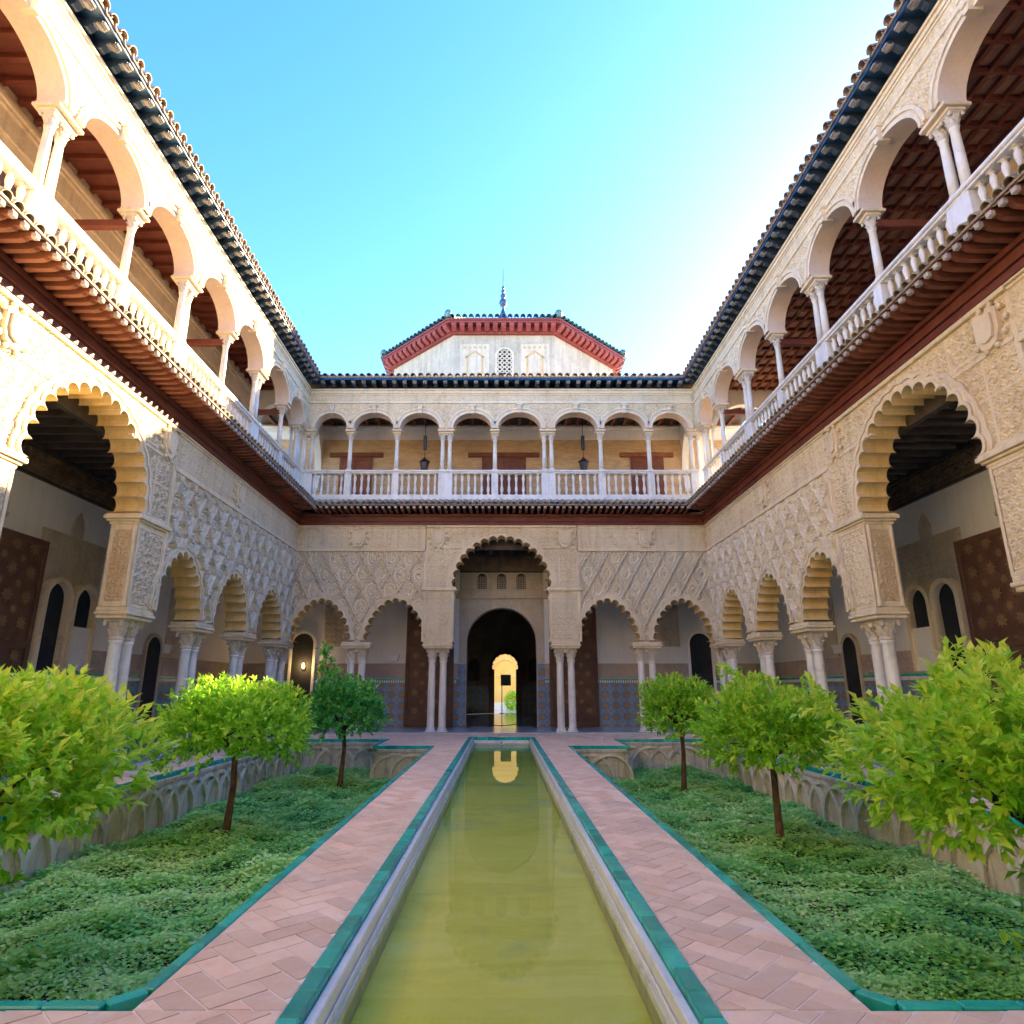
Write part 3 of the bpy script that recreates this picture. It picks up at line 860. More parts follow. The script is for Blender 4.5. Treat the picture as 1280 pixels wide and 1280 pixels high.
# ------------------------------------------------------------------ roof eave
cp = [(0.05, 12.96), (-0.16, 12.96), (-0.20, 12.99), (-0.24, 13.04), (-0.30, 13.05), (-0.36, 13.02), (-0.41, 13.04), (-0.42, 13.10), (-0.40, 13.16), (0.05, 13.16)]
CORBEL = MB().prism(cp, 'x', -0.07, 0.07).mesh('corbel', 'corbel')
sc_ = MB()
for i in range(5):
    a = -0.9 + i * 0.55
    sc_.box(-0.075, 0.075, -0.44 + 0.05 * i * 0.6 - 0.02, -0.44 + 0.05 * i * 0.6 + 0.02, 13.005 + 0.02 * abs(i - 2) - 0.02, 13.045 + 0.02 * abs(i - 2), 0, 0.01)
SCROLL = sc_.mesh('corbel_scroll', 'corbel_face')
ROOF_TILE = barrel_mesh('roof_tile', 0.105, 0.085, 0.5, 0.018, 'tile')
ROOF_PAN = barrel_mesh('pan_tile', 0.09, 0.105, 0.48, 0.018, 'tile', 8, False)
def roof_eave(th, s0, s1, skip, label_roof=True):
    pc, pt = 0.40, 0.29
    n = int((s1 - s0) / pc)
    for i in range(n + 1):
        s = s0 + (i + 0.5) * (s1 - s0) / (n + 1)
        if skip(s) < 0.1:
            c = put('corbel', CORBEL, th, (s, 0, 0))
            put('corbel_scroll', SCROLL, c)
    n = int((s1 - s0) / pt)
    for i in range(n + 1):
        s = s0 + (i + 0.5) * (s1 - s0) / (n + 1)
        if skip(s) < 0.45:
            put('roof_tile', ROOF_TILE, th, (s + random.uniform(-.01, .01), -0.08 + random.uniform(-.012, .012), 13.42), (R(20) + random.uniform(-.02, .02), 0, random.uniform(-.025, .025)))
            put('pan_tile', ROOF_PAN, th, (s + pt / 2, -0.09, 13.42), (R(20), 0, 0))
    c0 = 1 if skip(s0 + 0.01) > 0.3 else 0; c1 = 1 if skip(s1 - 0.01) > 0.3 else 0
    def strip(mb, d0, d1, z0, z1):
        v = [(s0 - d0 * c0, d0, z0), (s1 + d0 * c1, d0, z0), (s1 + min(d1, 0) * c1, d1, z0), (s0 - min(d1, 0) * c0, d1, z0)]
        v += [(x, y, z1) for x, y, z in v]
        mb.add(v, [(0, 3, 2, 1), (4, 5, 6, 7), (0, 1, 5, 4), (1, 2, 6, 5), (2, 3, 7, 6), (3, 0, 4, 7)])
    mb = MB(); strip(mb, -0.44, 0.05, 13.162, 13.19); strip(mb, -0.47, -0.442, 13.12, 13.24)
    strip(mb, -0.05, 0.1, ZT, 12.958)
    put('eave_board', mb.mesh('eave_board', 'eave_board'), th)
    mb = MB()
    x0, x1 = s0 - 3.6 * c0, s1 + 3.6 * c1
    mb.add([(s0 + 0.5 * c0, -0.5, 13.192), (s1 - 0.5 * c1, -0.5, 13.192), (x1, 3.6, 13.2), (x0, 3.6, 13.2), (s0 + 0.5 * c0, -0.5, 13.245), (s1 - 0.5 * c1, -0.5, 13.245), (x1, 3.6, 14.6), (x0, 3.6, 14.6)],
           [(0, 3, 2, 1), (4, 5, 6, 7), (0, 1, 5, 4), (1, 2, 6, 5), (2, 3, 7, 6), (3, 0, 4, 7)])
    put('roof_slope', mb.mesh('roof_slope', 'tile'), th)

# ------------------------------------------------------------------ upper gallery
POST = MB().box(-0.13, 0.13, -0.13, 0.13, ZB - 0.12, ZR - 0.14, 0, 0.012).box(-0.15, 0.15, -0.15, 0.15, ZB - 0.14, ZB - 0.04, 0, 0.012).mesh('post', 'marble')
POST2 = MB().box(-0.27, 0.27, -0.13, 0.13, ZB - 0.12, ZR - 0.14, 0, 0.012).box(-0.29, 0.29, -0.15, 0.15, ZB - 0.14, ZB - 0.04, 0, 0.012).mesh('post', 'marble')
KEY = MB().prism([(-0.06, 0.0), (0.06, 0.0), (0.10, 0.36), (-0.10, 0.36)], 'y', -0.15, 0.1).box(-0.12, 0.12, -0.18, 0.02, 0.30, 0.37, 0, 0.01).box(-0.075, 0.075, -0.19, 0.02, 0.12, 0.27, 0, 0.02).mesh('keystone', 'cream')
SPR = ZU + 0.17
def half_ellipse(a, rise, n=40, z0=SPR):
    """three-centred looking curve from right springing to left"""
    out = []
    for i in range(n + 1):
        t = math.pi * i / n
        c, s_ = math.cos(t), math.sin(t)
        out.append((a * math.copysign(abs(c) ** 0.98, c), z0 + rise * abs(s_) ** 0.98))
    return np.array(out)

def upper(th, posts, s_lo, s_hi, bal_n=6):
    """posts: list of (s, double?)"""
    dc = T2 / 2
    for s, dbl in posts:
        w = 0.27 if dbl else 0.13
        put('post', POST2 if dbl else POST, th, (s, dc, 0))
        for k in ((-0.14, 0.14) if dbl else (0,)):
            column(th, s + k, dc, False, ZR)
        im = MB()
        hw = w + 0.02
        im.box(s - hw, s + hw, 0.06, T2 - 0.06, ZU - 0.005, ZU + 0.06, 0, 0.012)
        im.box(s - hw - 0.04, s + hw + 0.04, -0.03, T2 + 0.03, ZU + 0.062, ZU + 0.13, 0, 0.012)
        im.box(s - hw - 0.01, s + hw + 0.01, 0.0, T2, ZU + 0.132, SPR, 0, 0.006)
        put('impost', im.mesh('impost', 'cream'), th)
    holes, loops = [], []
    for (sa, da), (sb, db) in zip(posts[:-1], posts[1:]):
        a0 = sa + (0.27 if da else 0.13); a1 = sb - (0.27 if db else 0.13)
        c, a = (a0 + a1) / 2, (a1 - a0) / 2
        rise = min(0.63 + 0.45 * max(a - 0.75, 0), 0.80)
        if a < 0.3: continue
        L0 = half_ellipse(a, rise)
        L1 = half_ellipse(a + 0.07, rise + 0.07); L2 = half_ellipse(a + 0.13, rise + 0.13); L3 = half_ellipse(a + 0.2, rise + 0.2)
        mb = MB()
        ring_band(mb, L0, L1, c, -0.06, T2, 0, 1); ring_band(mb, L1, L2, c, -0.035, 0.05); ring_band(mb, L2, L3, c, -0.075, 0.05)
        ar = put('arch', mb.mesh('arch', ['cream', 'soffit2'], False), th)
        put('keystone', KEY, ar, (c, 0, SPR + rise - 0.05))
        holes.append([(c + p[0], p[1]) for p in half_ellipse(a + 0.17, rise + 0.17)] + [(c - a - 0.17, SPR - 1), (c + a + 0.17, SPR - 1)][0:2])
        loops.append((c, half_ellipse(a + 0.03, rise + 0.03)))
        n = max(2, int(round((a1 - a0) / 0.26)))
        for i in range(n):
            put('baluster', BALUSTER, th, (a0 + (i + 0.5) * (a1 - a0) / n, dc, ZB - 0.02), (0, 0, 0))
    p0, p1 = posts[0][0], posts[-1][0]
    relief('spandrel', th, s_lo, s_hi, SPR, 12.30, 0.017, lambda a, b: 0.045 * arab(a, b, 28, 0.7), 'cream', 0.0, holes, 0.02)
    mb = MB(); back_face(mb, s_lo, s_hi, SPR, ZT, loops, T2 - 0.004)
    mb.box(s_lo, s_hi, 0.14, T2 - 0.008, 12.36, ZT - 0.003)
    put('wall_core', mb.mesh('wall_core', 'plaster'), th)
    relief('frieze', th, s_lo, s_hi, 12.42, 12.66, 0.017, lambda a, b: 0.034 * arab(a, b, 44, 2.0), 'cream', -0.01)
    mo = MB()
    for g, z0, z1 in ((0.06, 12.30, 12.36), (0.03, 12.362, 12.42), (0.05, 12.66, 12.71), (0.08, 12.712, 12.77), (0.05, 12.772, 12.85), (0.09, 12.852, ZT - 0.003)):
        mo.box(s_lo, s_hi, -g, 0.14, z0, z1, 0, 0.008)
    put('moulding', mo.mesh('moulding', 'cream'), th)
    rl = MB()
    rl.box(p0 - 0.3, p1 + 0.3, dc - 0.13, dc + 0.13, ZR - 0.14, ZR - 0.09, 0, 0.01); rl.box(p0 - 0.3, p1 + 0.3, dc - 0.17, dc + 0.17, ZR - 0.088, ZR - 0.002, 0, 0.02)
    put('hand_rail', rl.mesh('hand_rail', 'marble'), th)
    ba = MB()
    ba.box(p0 - 0.3, p1 + 0.3, dc - 0.16, dc + 0.16, ZB - 0.13, ZB - 0.018, 0, 0.015)
    ba.box(s_lo, s_hi, 0.0, 0.55, 8.2, ZB - 0.132)
    put('plinth', ba.mesh('plinth', 'marble'), th)

# ------------------------------------------------------------------ the three sides
TH = {}
FR = {'far': ((0, B, 0), 0.0), 'sunny': ((-W, B, 0), R(90)), 'shady': ((W, B, 0), R(-90))}
NM = {'far': 'on the end wall with the tall doorway', 'sunny': 'along the wall that catches sunlight', 'shady': 'along the fully shaded side wall'}
def frame(name, key, label, cat, group=None):
    loc, rz = FR[key]
    return thing(name, label, cat, loc, rz, group)

# far side
t = frame('arcade', 'far', 'carved stucco arcade with lozenge lattice and tall central lobed arch, end of the pool', 'arcade', 'carved arcades round the court')
arcade(t, [-6.5, -3.82, 3.82, 6.5], [-5.18, 5.18], [-2.28, 2.28], [0.0], [(-7.6, -2.82), (2.82, 7.6)], [(-2.80, 2.80, 0.0)], [-7.88, 7.88], [-2.35, -5.3, 2.35, 5.3], 0.021)
t = frame('balcony_eave', 'far', 'red-brown rafters and tiles of the balcony eave above the central doorway arch', 'eave', 'balcony eaves')
def far_skip(s):
    return max(0.0, abs(s) - (W - 0.84)) if abs(s) > W - 0.84 else 0.0
balcony_eave(t, -W, W, far_skip)
t = frame('upper_gallery', 'far', 'upper gallery of round arches on slim columns with balustrade, above the central doorway', 'gallery', 'upper galleries')
upper(t, [(-7.55, True), (-5.9, False), (-4.08, False), (-2.16, True), (-0.26, False), (1.80, True), (3.86, False), (5.74, False), (7.55, True)], -7.6, 7.6)
t = frame('roof', 'far', 'tiled roof eave with dark corbels tinted by sky reflection below the octagonal tower', 'roof', 'roof eaves round the court')
def far_skip2(s):
    return max(0.0, abs(s) - (W - 0.45))
roof_eave(t, -W, W, far_skip2)

# near side behind the viewpoint: the court is closed on all four sides
FR['near'] = ((0, B - 24.0, 0), R(180))
t = frame('arcade', 'near', 'carved stucco arcade at the head of the pool, facing the tall doorway', 'arcade', 'carved arcades round the court')
arcade(t, [-6.5, -3.82, 3.82, 6.5], [-5.18, 5.18], [-2.28, 2.28], [0.0], [(-7.6, -2.82), (2.82, 7.6)], [(-2.80, 2.80, 0.0)], [-7.88, 7.88], (), 0.04)
t = frame('balcony_eave', 'near', 'rafters and tiles of the balcony eave over the head of the pool', 'eave', 'balcony eaves')
balcony_eave(t, -W, W, far_skip)
t = frame('upper_gallery', 'near', 'upper gallery over the head of the pool, facing the octagonal tower', 'gallery', 'upper galleries')
upper(t, [(-7.55, True), (-5.7, False), (-3.85, False), (-1.95, True), (0.0, False), (1.95, True), (3.85, False), (5.7, False), (7.55, True)], -7.6, 7.6)
t = frame('roof', 'near', 'tiled roof eave over the head of the pool, facing the octagonal tower', 'roof', 'roof eaves round the court')
roof_eave(t, -W, W, far_skip2)

# long sides
END = 24.0
for key, sg in (('sunny', -1), ('shady', 1)):
    sun_w = 'partly sunlit' if key == 'sunny' else 'fully shaded'
    def ss(lst):
        return sorted(sg * a for a in lst)
    def rg(a, b):
        return (min(sg * a, sg * b), max(sg * a, sg * b))
    t = frame('arcade', key, 'carved stucco side arcade with a great lobed arch, its wall %s' % sun_w, 'arcade', 'carved arcades round the court')
    c = 12.0
    b0, b1 = rg(9.17, 14.83)
    arcade(t, ss([2.2, 5.2, 8.2, 15.8, 18.8, 21.8]), ss([0.7, 3.7, 6.7, 17.3, 20.3, 23.3]), ss([9.7, 14.3]), [sg * c], [rg(0, 9.16), rg(14.84, END)], [(b0, b1, sg * c)], (), ss([9.6, 5.6, 14.4]), 0.0155)
    t = frame('balcony_eave', key, 'long red-brown rafters and tile row of the balcony eave, %s' % NM[key], 'eave', 'balcony eaves')
    lo, hi = rg(0, END)
    def skip(s, sg=sg):
        a = sg * s
        return max(0.0, 0.84 - a)
    balcony_eave(t, lo, hi, skip)
    t = frame('upper_gallery', key, 'upper gallery arches with slim columns and stone balustrade %s' % NM[key], 'gallery', 'upper galleries')
    ps = [(0.32, True), (2.2, False), (4.6, True), (6.95, False), (9.35, True), (11.75, False), (14.15, True), (16.55, False), (18.95, True), (21.3, False), (23.68, True)]
    upper(t, sorted((sg * a, d) for a, d in ps), lo, hi)
    t = frame('roof', key, 'tiled roof eave with scrolled dark corbels %s' % NM[key], 'roof', 'roof eaves round the court')
    def skip2(s, sg=sg):
        return max(0.0, 0.45 - sg * s)
    roof_eave(t, lo, hi, skip2)

# ------------------------------------------------------------------ gallery walls, ceilings and floors
def arch_loop(a, zc, n=28, z0=0.0):
    P = [(a, z0)] + [(a * math.cos(math.pi * i / n), zc + a * math.sin(math.pi * i / n)) for i in range(n + 1)] + [(-a, z0)]
    return np.array(P)

def window_twin(parent, s, d, z0, w, h, mat='stucco'):
    """pair of small round arches on a colonnette with dark panels painting the shade inside"""
    mb = MB()
    for k in (-1, 1):
        c = s + k * w * 0.27
        L0 = arch_loop(w * 0.2, z0 + h - w * 0.2, 14, z0); L1 = arch_loop(w * 0.26, z0 + h - w * 0.2, 14, z0)
        ring_band(mb, L0, L1, c, d - 0.20, d + 0.02)
    mb.lathe([(0.09, z0), (0.06, z0 + 0.06), (0.055, z0 + h * 0.55), (0.09, z0 + h * 0.60), (0.14, z0 + h * 0.70)], 10, s, d - 0.12)
    o = put('window_arch', mb.mesh('window_arch', mat), parent)
    for k in (-1, 1):
        c = s + k * w * 0.27
        L0 = arch_loop(w * 0.2, z0 + h - w * 0.2, 14, z0)
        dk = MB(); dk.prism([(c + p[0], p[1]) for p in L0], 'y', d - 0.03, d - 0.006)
        put('shade_panel', dk.mesh('shade_panel', 'black'), o)
    return o

def door_opening(mb, s, d, a, zc):
    L0 = arch_loop(a, zc); L1 = arch_loop(a + 0.12, zc); L2 = arch_loop(a + 0.26, zc)
    ring_band(mb, L0, L1, s, d - 0.05, d + 0.5)
    ring_band(mb, L1, L2, s, d - 0.03, d + 0.02)

def gallery_wall(th, s0, s1, doors, lower_mat, dado, upper_mat, twin=()):
    d = GD
    mb = MB()
    loops = [(s, arch_loop(1.46, 3.25)) for s in doors]
    back_face(mb, s0, s1, 0.0, 7.0, loops, d)
    put('plaster_wall', mb.mesh('plaster_wall', lower_mat), th)
    # tiled dado, carved band above it, between the doors
    edges = [s0]
    for s in sorted(doors): edges += [s - 1.72, s + 1.72]
    edges.append(s1)
    for k in range(0, len(edges), 2):
        a, b = edges[k], edges[k + 1]
        da = MB(); da.box(a, b, d - 0.03, d + 0.02, 0.04, 1.80); po = put('tile_dado', da.mesh('tile_dado', dado), th)
        cr = MB(); cr.box(a, b, d - 0.04, d + 0.02, 1.802, 1.86)
        put('dado_border', cr.mesh('dado_border', 'green'), po)
        # stepped merlon border
        me = MB()
        n = int((b - a) / 0.09)
        for i in range(n):
            me.box(a + i * 0.09 + 0.012, a + i * 0.09 + 0.062, d - 0.05, d - 0.031, 1.70, 1.79)
        put('merlon_border', me.mesh('merlon_border', 'white_paint'), po)['kind'] = 'stuff'
        relief('carved_band', th, a, b, 1.87, 2.44, 0.03, lambda x, z: 0.02 * arab(x, z, 24), 'friezeband', d - 0.02)
    # dark carved timber frieze
    fz = MB(); fz.box(s0, s1, d - 0.07, d + 0.02, 6.10, 6.17, 0, 0.01); fz.box(s0, s1, d - 0.10, d + 0.02, 6.76, 6.99, 0, 0.01)
    o = put('timber_frieze', fz.mesh('timber_frieze', 'darkwood'), th)
    relief('frieze_carving', o, s0, s1, 6.175, 6.755, 0.03, lambda x, z: 0.035 * arab(x, z, 20), 'carvedwood', d - 0.03)
    for s in doors:
        mb = MB(); door_opening(mb, s, d, 1.40, 3.25)
        fr = put('doorway', mb.mesh('doorway', 'carved_dim'), th)
        sp = hole_poly(arch_loop(1.62, 3.25), s, 0.0)
        relief('doorway_spandrel', fr, s - 1.72, s + 1.72, 2.45, 5.02, 0.03, lambda x, z: 0.02 * arab(x, z, 26), 'carved_dim', d - 0.015, [sp])
        cm = MB(); cm.box(s - 1.95, s + 1.95, d - 0.12, d + 0.02, 5.02, 5.12, 0, 0.015); cm.box(s - 1.95, s + 1.95, d - 0.08, d + 0.02, 5.122, 5.34, 0, 0.01)
        put('doorway_cornice', cm.mesh('doorway_cornice', 'carved_dim'), fr)
        for q in (-1, 1):
            pl = MB(); x = s + q * 1.57
            pl.box(x - 0.15, x + 0.15, d - 0.06, d + 0.01, 0.04, 2.42, 0, 0.008)
            put('tile_pilaster', pl.mesh('tile_pilaster', 'azulejo'), fr)
        relief('upper_panel', fr, s - 1.72, s + 1.72, 5.35, 6.09, 0.03, lambda x, z: 0.02 * arab(x, z, 26), 'carved_dim', d - 0.015)
        for q in (-0.8, 0.0, 0.8):
            wm = MB(); L0 = arch_loop(0.19, 5.86, 12, 5.42); L1 = arch_loop(0.25, 5.86, 12, 5.42)
            ring_band(wm, L0, L1, s + q, d - 0.07, d + 0.0)
            wo = put('lattice_window', wm.mesh('lattice_window', 'carved_dim'), fr)
            dk = MB(); dk.prism([(s + q + p[0], p[1]) for p in L0], 'y', d - 0.045, d - 0.04); put('shade_panel', dk.mesh('shade_panel', 'black'), wo)
            gr = MB()
            for g in range(-2, 3): gr.box(s + q + g * 0.07 - 0.008, s + q + g * 0.07 + 0.008, d - 0.06, d - 0.047, 5.42, 5.95)
            for g in range(6): gr.box(s + q - 0.18, s + q + 0.18, d - 0.062, d - 0.049, 5.46 + g * 0.08, 5.475 + g * 0.08)
            put('grille', gr.mesh('grille', 'carved_dim'), wo)
    for s, w in twin:
        mb = MB(); mb.box(s - w / 2, s + w / 2, d - 0.035, d + 0.01, 2.45, 5.1)
        pn = put('carved_panel', mb.mesh('carved_panel', 'carved_dim'), th)
        relief('panel_relief', pn, s - w / 2 + 0.06, s + w / 2 - 0.06, 4.02, 5.04, 0.025, lambda x, z: 0.022 * arab(x, z, 28), 'carved_dim', d - 0.04)
        mb = MB(); mb.prism([(s - 0.22, 5.1), (s + 0.22, 5.1), (s + 0.22, 5.35), (s + 0.15, 5.55), (s, 5.75), (s - 0.15, 5.55), (s - 0.22, 5.35)], 'y', d - 0.035, d + 0.01)
        put('merlon', mb.mesh('merlon', 'carved_dim'), pn)
        wx = s - 0.0
        wt = window_twin(pn, wx, d - 0.03, 1.9, 1.9, 2.0)
        k = 1 if s < 0 else -1
        sh = MB(); sh.box(wx + k * 0.54 - 0.36, wx + k * 0.54 + 0.36, d - 0.17, d - 0.13, 1.9, 2.95, 0, 0.01)
        put('white_screen', sh.mesh('white_screen', 'white_paint'), wt)

def ceiling_low(th, s0, s1):
    mb = MB(); mb.box(s0, s1, T, GD + 0.3, 7.0, 7.1); mb.box(s0, s1, T - 0.002, T + 0.12, 6.55, 6.998); mb.box(s0, s1, T - 0.002, GD + 0.3, 7.102, 8.45)
    o = put('lower_ceiling', mb.mesh('lower_ceiling', 'darkwood'), th)
    n = int((s1 - s0) / 0.45)
    J = MB().box(-0.07, 0.07, T + 0.12, GD - 0.1, 6.84, 6.998, 0, 0.012).mesh('joist', 'darkwood')
    for i in range(n):
        put('joist', J, o, (s0 + (i + 0.5) * (s1 - s0) / n, 0, 0))

# far side
g = frame('gallery_wall', 'far', 'gallery wall behind the end arcade with arched doorway and brick upper storey', 'wall', 'gallery walls behind the arcades')
gallery_wall(g, -10.6, 10.6, [0.0], 'plaster', 'azulejo', 'brickwork')
for sgn in (-1, 1):
    mb = MB(); mb.box(sgn * 6.62 - 0.55, sgn * 6.62 + 0.55, GD - 0.03, GD + 0.01, 3.1, 4.75); pn = put('carved_panel', mb.mesh('carved_panel', 'carved_dim'), g)
    relief('panel_relief', pn, sgn * 6.62 - 0.5, sgn * 6.62 + 0.5, 3.15, 4.7, 0.03, lambda x, z: 0.02 * arab(x, z, 26), 'carved_dim', GD - 0.035)
    L0 = arch_loop(0.42, 3.2, 16, 0.04); L1 = arch_loop(0.52, 3.2, 16, 0.04)
    mb = MB(); ring_band(mb, L0, L1, sgn * 7.95, GD - 0.09, GD + 0.01)
    dw = put('side_doorway', mb.mesh('side_doorway', 'plaster'), g)
    dk = MB(); dk.prism([(sgn * 7.95 + p[0], p[1]) for p in L0], 'y', GD - 0.055, GD - 0.05); put('shade_panel', dk.mesh('shade_panel', 'black'), dw)
ceiling_low(g, -10.6, 10.6)
mb = MB(); mb.box(-10.6, 10.6, GD, GD + 0.45, 8.45, 13.2)
uw = put('brick_wall', mb.mesh('brick_wall', 'brickwork'), g)
mb = MB()
for gg, z0, z1 in ((0.05, 11.98, 12.06), (0.03, 12.062, 12.38), (0.09, 12.382, 12.46), (0.14, 12.462, 12.58)):
    mb.box(-10.6, 10.6, GD - gg, GD + 0.02, z0, z1, 0, 0.008)
put('plaster_cornice', mb.mesh('plaster_cornice', 'plaster'), uw)
mb = MB(); mb.box(-10.6, 10.6, T2, GD, 12.70, 12.76)
uc = put('upper_ceiling', mb.mesh('upper_ceiling', 'darkwood'), g)
J = MB().box(-0.06, 0.06, T2 + 0.02, GD - 0.15, 12.57, 12.698, 0, 0.012).mesh('joist', 'beam')
for i in range(40):
    put('joist', J, uc, (-9.9 + i * 19.8 / 39, 0, 0))
mb = MB(); mb.box(-10.6, 10.6, 0.552, GD, 8.40, ZB - 0.14); put('upper_floor', mb.mesh('upper_floor', 'tile'), g)

UD = MB().box(-0.95, 0.95, GD - 0.05, GD - 0.005, 8.47, 11.15)
for i in range(6):
    UD.box(-0.86 + (i % 2) * 0.90, -0.04 + (i % 2) * 0.90, GD - 0.075, GD - 0.051, 8.6 + (i // 2) * 0.85, 9.3 + (i // 2) * 0.85, 0, 0.012)
UD = UD.mesh('door', 'rafter')
LINTEL = MB().box(-1.55, 1.55, GD - 0.12, GD + 0.02, 11.16, 11.36, 0, 0.02).mesh('lintel', 'rafter')
for s, w in ((0.1, 1.0), (-6.3, 0.75), (6.3, 0.75)):
    dd = put('upper_door', UD, None, (s, B, 0), (0, 0, 0), (w, 1, 1))
    tag(dd, 'panelled brown timber door under a long lintel, %s' % ('middle of the brick gallery wall' if abs(s) < 1 else 'near a corner of the brick gallery wall'), 'door', 'doors of the brick upper gallery')
    put('lintel', LINTEL, dd)

g = frame('gallery_wall', 'near', 'plain gallery wall behind the arcade at the head of the pool', 'wall', 'gallery walls behind the arcades')
mb = MB(); mb.box(-10.6, 10.6, GD, GD + 0.4, 0, 13.2); put('plaster_wall', mb.mesh('plaster_wall', 'plaster'), g)
ceiling_low(g, -10.6, 10.6)
mb = MB(); mb.box(-10.6, 10.6, T2, GD, 12.70, 12.76); put('upper_ceiling', mb.mesh('upper_ceiling', 'darkwood'), g)

# long sides
for key, sg in (('sunny', -1), ('shady', 1)):
    lo, hi = (-END, 3.0) if sg < 0 else (-3.0, END)
    g = frame('gallery_wall', key, 'gallery wall behind the side arcade %s, tiled dado and carved panels' % ('that catches sunlight' if sg < 0 else 'in full shade'), 'wall', 'gallery walls behind the arcades')
    lo2, hi2 = (-END, GD - 0.02) if sg < 0 else (-GD + 0.02, END)
    gallery_wall(g, lo2, hi2, [sg * 12.0], 'plaster', 'azulejo_teal' if sg < 0 else 'azulejo', 'brickwork', [(sg * 7.65, 2.4)])
    mb = MB(); mb.box(sg * 2.2 - 0.5, sg * 2.2 + 0.5, GD - 0.03, GD + 0.01, 2.45, 4.6); put('carved_panel', mb.mesh('carved_panel', 'carved_dim'), g)
    L0 = arch_loop(0.40, 2.6, 16, 0.04); L1 = arch_loop(0.5, 2.6, 16, 0.04)
    mb = MB(); ring_band(mb, L0, L1, sg * 3.4, GD - 0.09, GD + 0.01); dw = put('side_doorway', mb.mesh('side_doorway', 'carved_dim'), g)
    dk = MB(); dk.prism([(sg * 3.4 + p[0], p[1]) for p in L0], 'y', GD - 0.055, GD - 0.05); put('shade_panel', dk.mesh('shade_panel', 'black'), dw)
    # room behind the great doorway
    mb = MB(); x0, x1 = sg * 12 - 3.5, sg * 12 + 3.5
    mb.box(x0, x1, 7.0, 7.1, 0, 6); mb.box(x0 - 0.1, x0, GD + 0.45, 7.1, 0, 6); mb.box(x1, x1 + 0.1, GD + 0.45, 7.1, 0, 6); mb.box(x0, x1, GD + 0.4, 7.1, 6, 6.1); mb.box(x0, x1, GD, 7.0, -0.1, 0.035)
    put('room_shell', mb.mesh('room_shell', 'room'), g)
    c0, c1 = (-END, -T) if sg < 0 else (T, END)
    c0, c1 = (-END, 0.0) if sg < 0 else (0.0, END)
    ceiling_low(g, c0, c1)
    GU = 1.95 if sg < 0 else GD
    mb = MB(); mb.box(c0, c1, GU, GU + 0.45, 8.45, 12.79)
    uw = put('upper_wall', mb.mesh('upper_wall', 'cream'), g)
    mb = MB()
    for gg, z0, z1 in ((0.05, 11.75, 11.83), (0.03, 11.832, 12.2), (0.09, 12.202, 12.28), (0.14, 12.282, 12.4)):
        mb.box(c0, c1, GU - gg, GU + 0.02, z0, z1, 0, 0.008)
    put('plaster_cornice', mb.mesh('plaster_cornice', 'cream'), uw)
    for i, a in enumerate((3.6, 6.0, 8.4, 10.8, 13.2, 15.6)):
        mb = MB(); L0 = arch_loop(0.85, 10.2, 18, 8.5); L1 = arch_loop(1.02, 10.2, 18, 8.5)
        ring_band(mb, L0, L1, sg * a, GU - 0.09, GU + 0.01); wa = put('wall_arch', mb.mesh('wall_arch', 'cream'), uw)
        dk = MB(); dk.prism([(sg * a + p[0], p[1]) for p in L0], 'y', GU - 0.03, GU - 0.006); put('shutter', dk.mesh('shutter', 'door_wood'), wa)
    mb = MB(); mb.box(c0, c1, T2, GU, 12.72, 12.78)
    uc = put('upper_ceiling', mb.mesh('upper_ceiling', 'coffer_rib'), g)
    J2 = MB().box(-0.06, 0.06, T2 + 0.02, GU - 0.02, 12.57, 12.698, 0, 0.012).mesh('joist', 'beam')
    if sg > 0:
        P = MB().box(-0.20, 0.20, -0.135, 0.135, 12.70, 12.719, 0, 0.006).box(-0.12, 0.12, -0.07, 0.07, 12.685, 12.701, 0, 0.006).mesh('coffer', 'coffer')
        na, nb = 40, 7
        for i in range(na):
            for j in range(nb):
                put('coffer', P, uc, (c0 + (i + 0.5) * (c1 - c0) / na, T2 + 0.05 + (j + 0.5) * (GU - T2 - 0.1) / nb, 0))
        rb = MB()
        for i in range(na + 1):
            x = c0 + i * (c1 - c0) / na
            rb.box(x - 0.035, x + 0.035, T2, GU - 0.1, 12.62, 12.718)
        for j in range(nb + 1):
            y = T2 + 0.05 + j * (GU - T2 - 0.1) / nb
            rb.box(c0, c1, y - 0.035, y + 0.035, 12.615, 12.716)
        put('coffer_rib', rb.mesh('coffer_rib', 'coffer_rib'), uc)
    else:
        for i in range(52):
            put('joist', J2, uc, (c0 + (i + 0.5) * (c1 - c0) / 52, 0, 0.02))
    TB = MB().box(-0.075, 0.075, T2 / 2, GU, 10.86, 11.04, 0, 0.015).mesh('tie_beam', 'beam')
    for a in (2.2, 6.95, 11.75, 16.55):
        put('tie_beam', TB, uw, (sg * a, 0, 0))
    mb = MB(); mb.box(c0, c1, 0.552, GU, 8.40, ZB - 0.14); put('upper_floor', mb.mesh('upper_floor', 'tile'), g)
    # diaphragm arches closing the corner of the two upper galleries
    for kind in (0, 1):
        half = ((GU if kind == 0 else GD) - T2) / 2
        L0 = half_ellipse(half, 1.75, 30, 10.3)
        L1 = half_ellipse(half + 0.001, 1.76, 30, 10.3)
        mb = MB()
        top = [(half, 12.7), (-half, 12.7)]
        poly = [(half + 0.0, 10.3)] + [(p[0], p[1]) for p in L0[1:-1]] + [(-half, 10.3), (-half - 0.0, 12.7), (half, 12.7)]
        mb.prism(poly, 'y', -0.14, 0.14)
        mb.prism([(half - 0.0, 10.3), (half - 0.16, 10.15), (half - 0.26, 9.7), (half - 0.16, 9.6), (half, 9.6)], 'y', -0.13, 0.13)
        mb.prism([(-half + 0.0, 10.3), (-half + 0.16, 10.15), (-half + 0.26, 9.7), (-half + 0.16, 9.6), (-half, 9.6)], 'y', -0.13, 0.13)
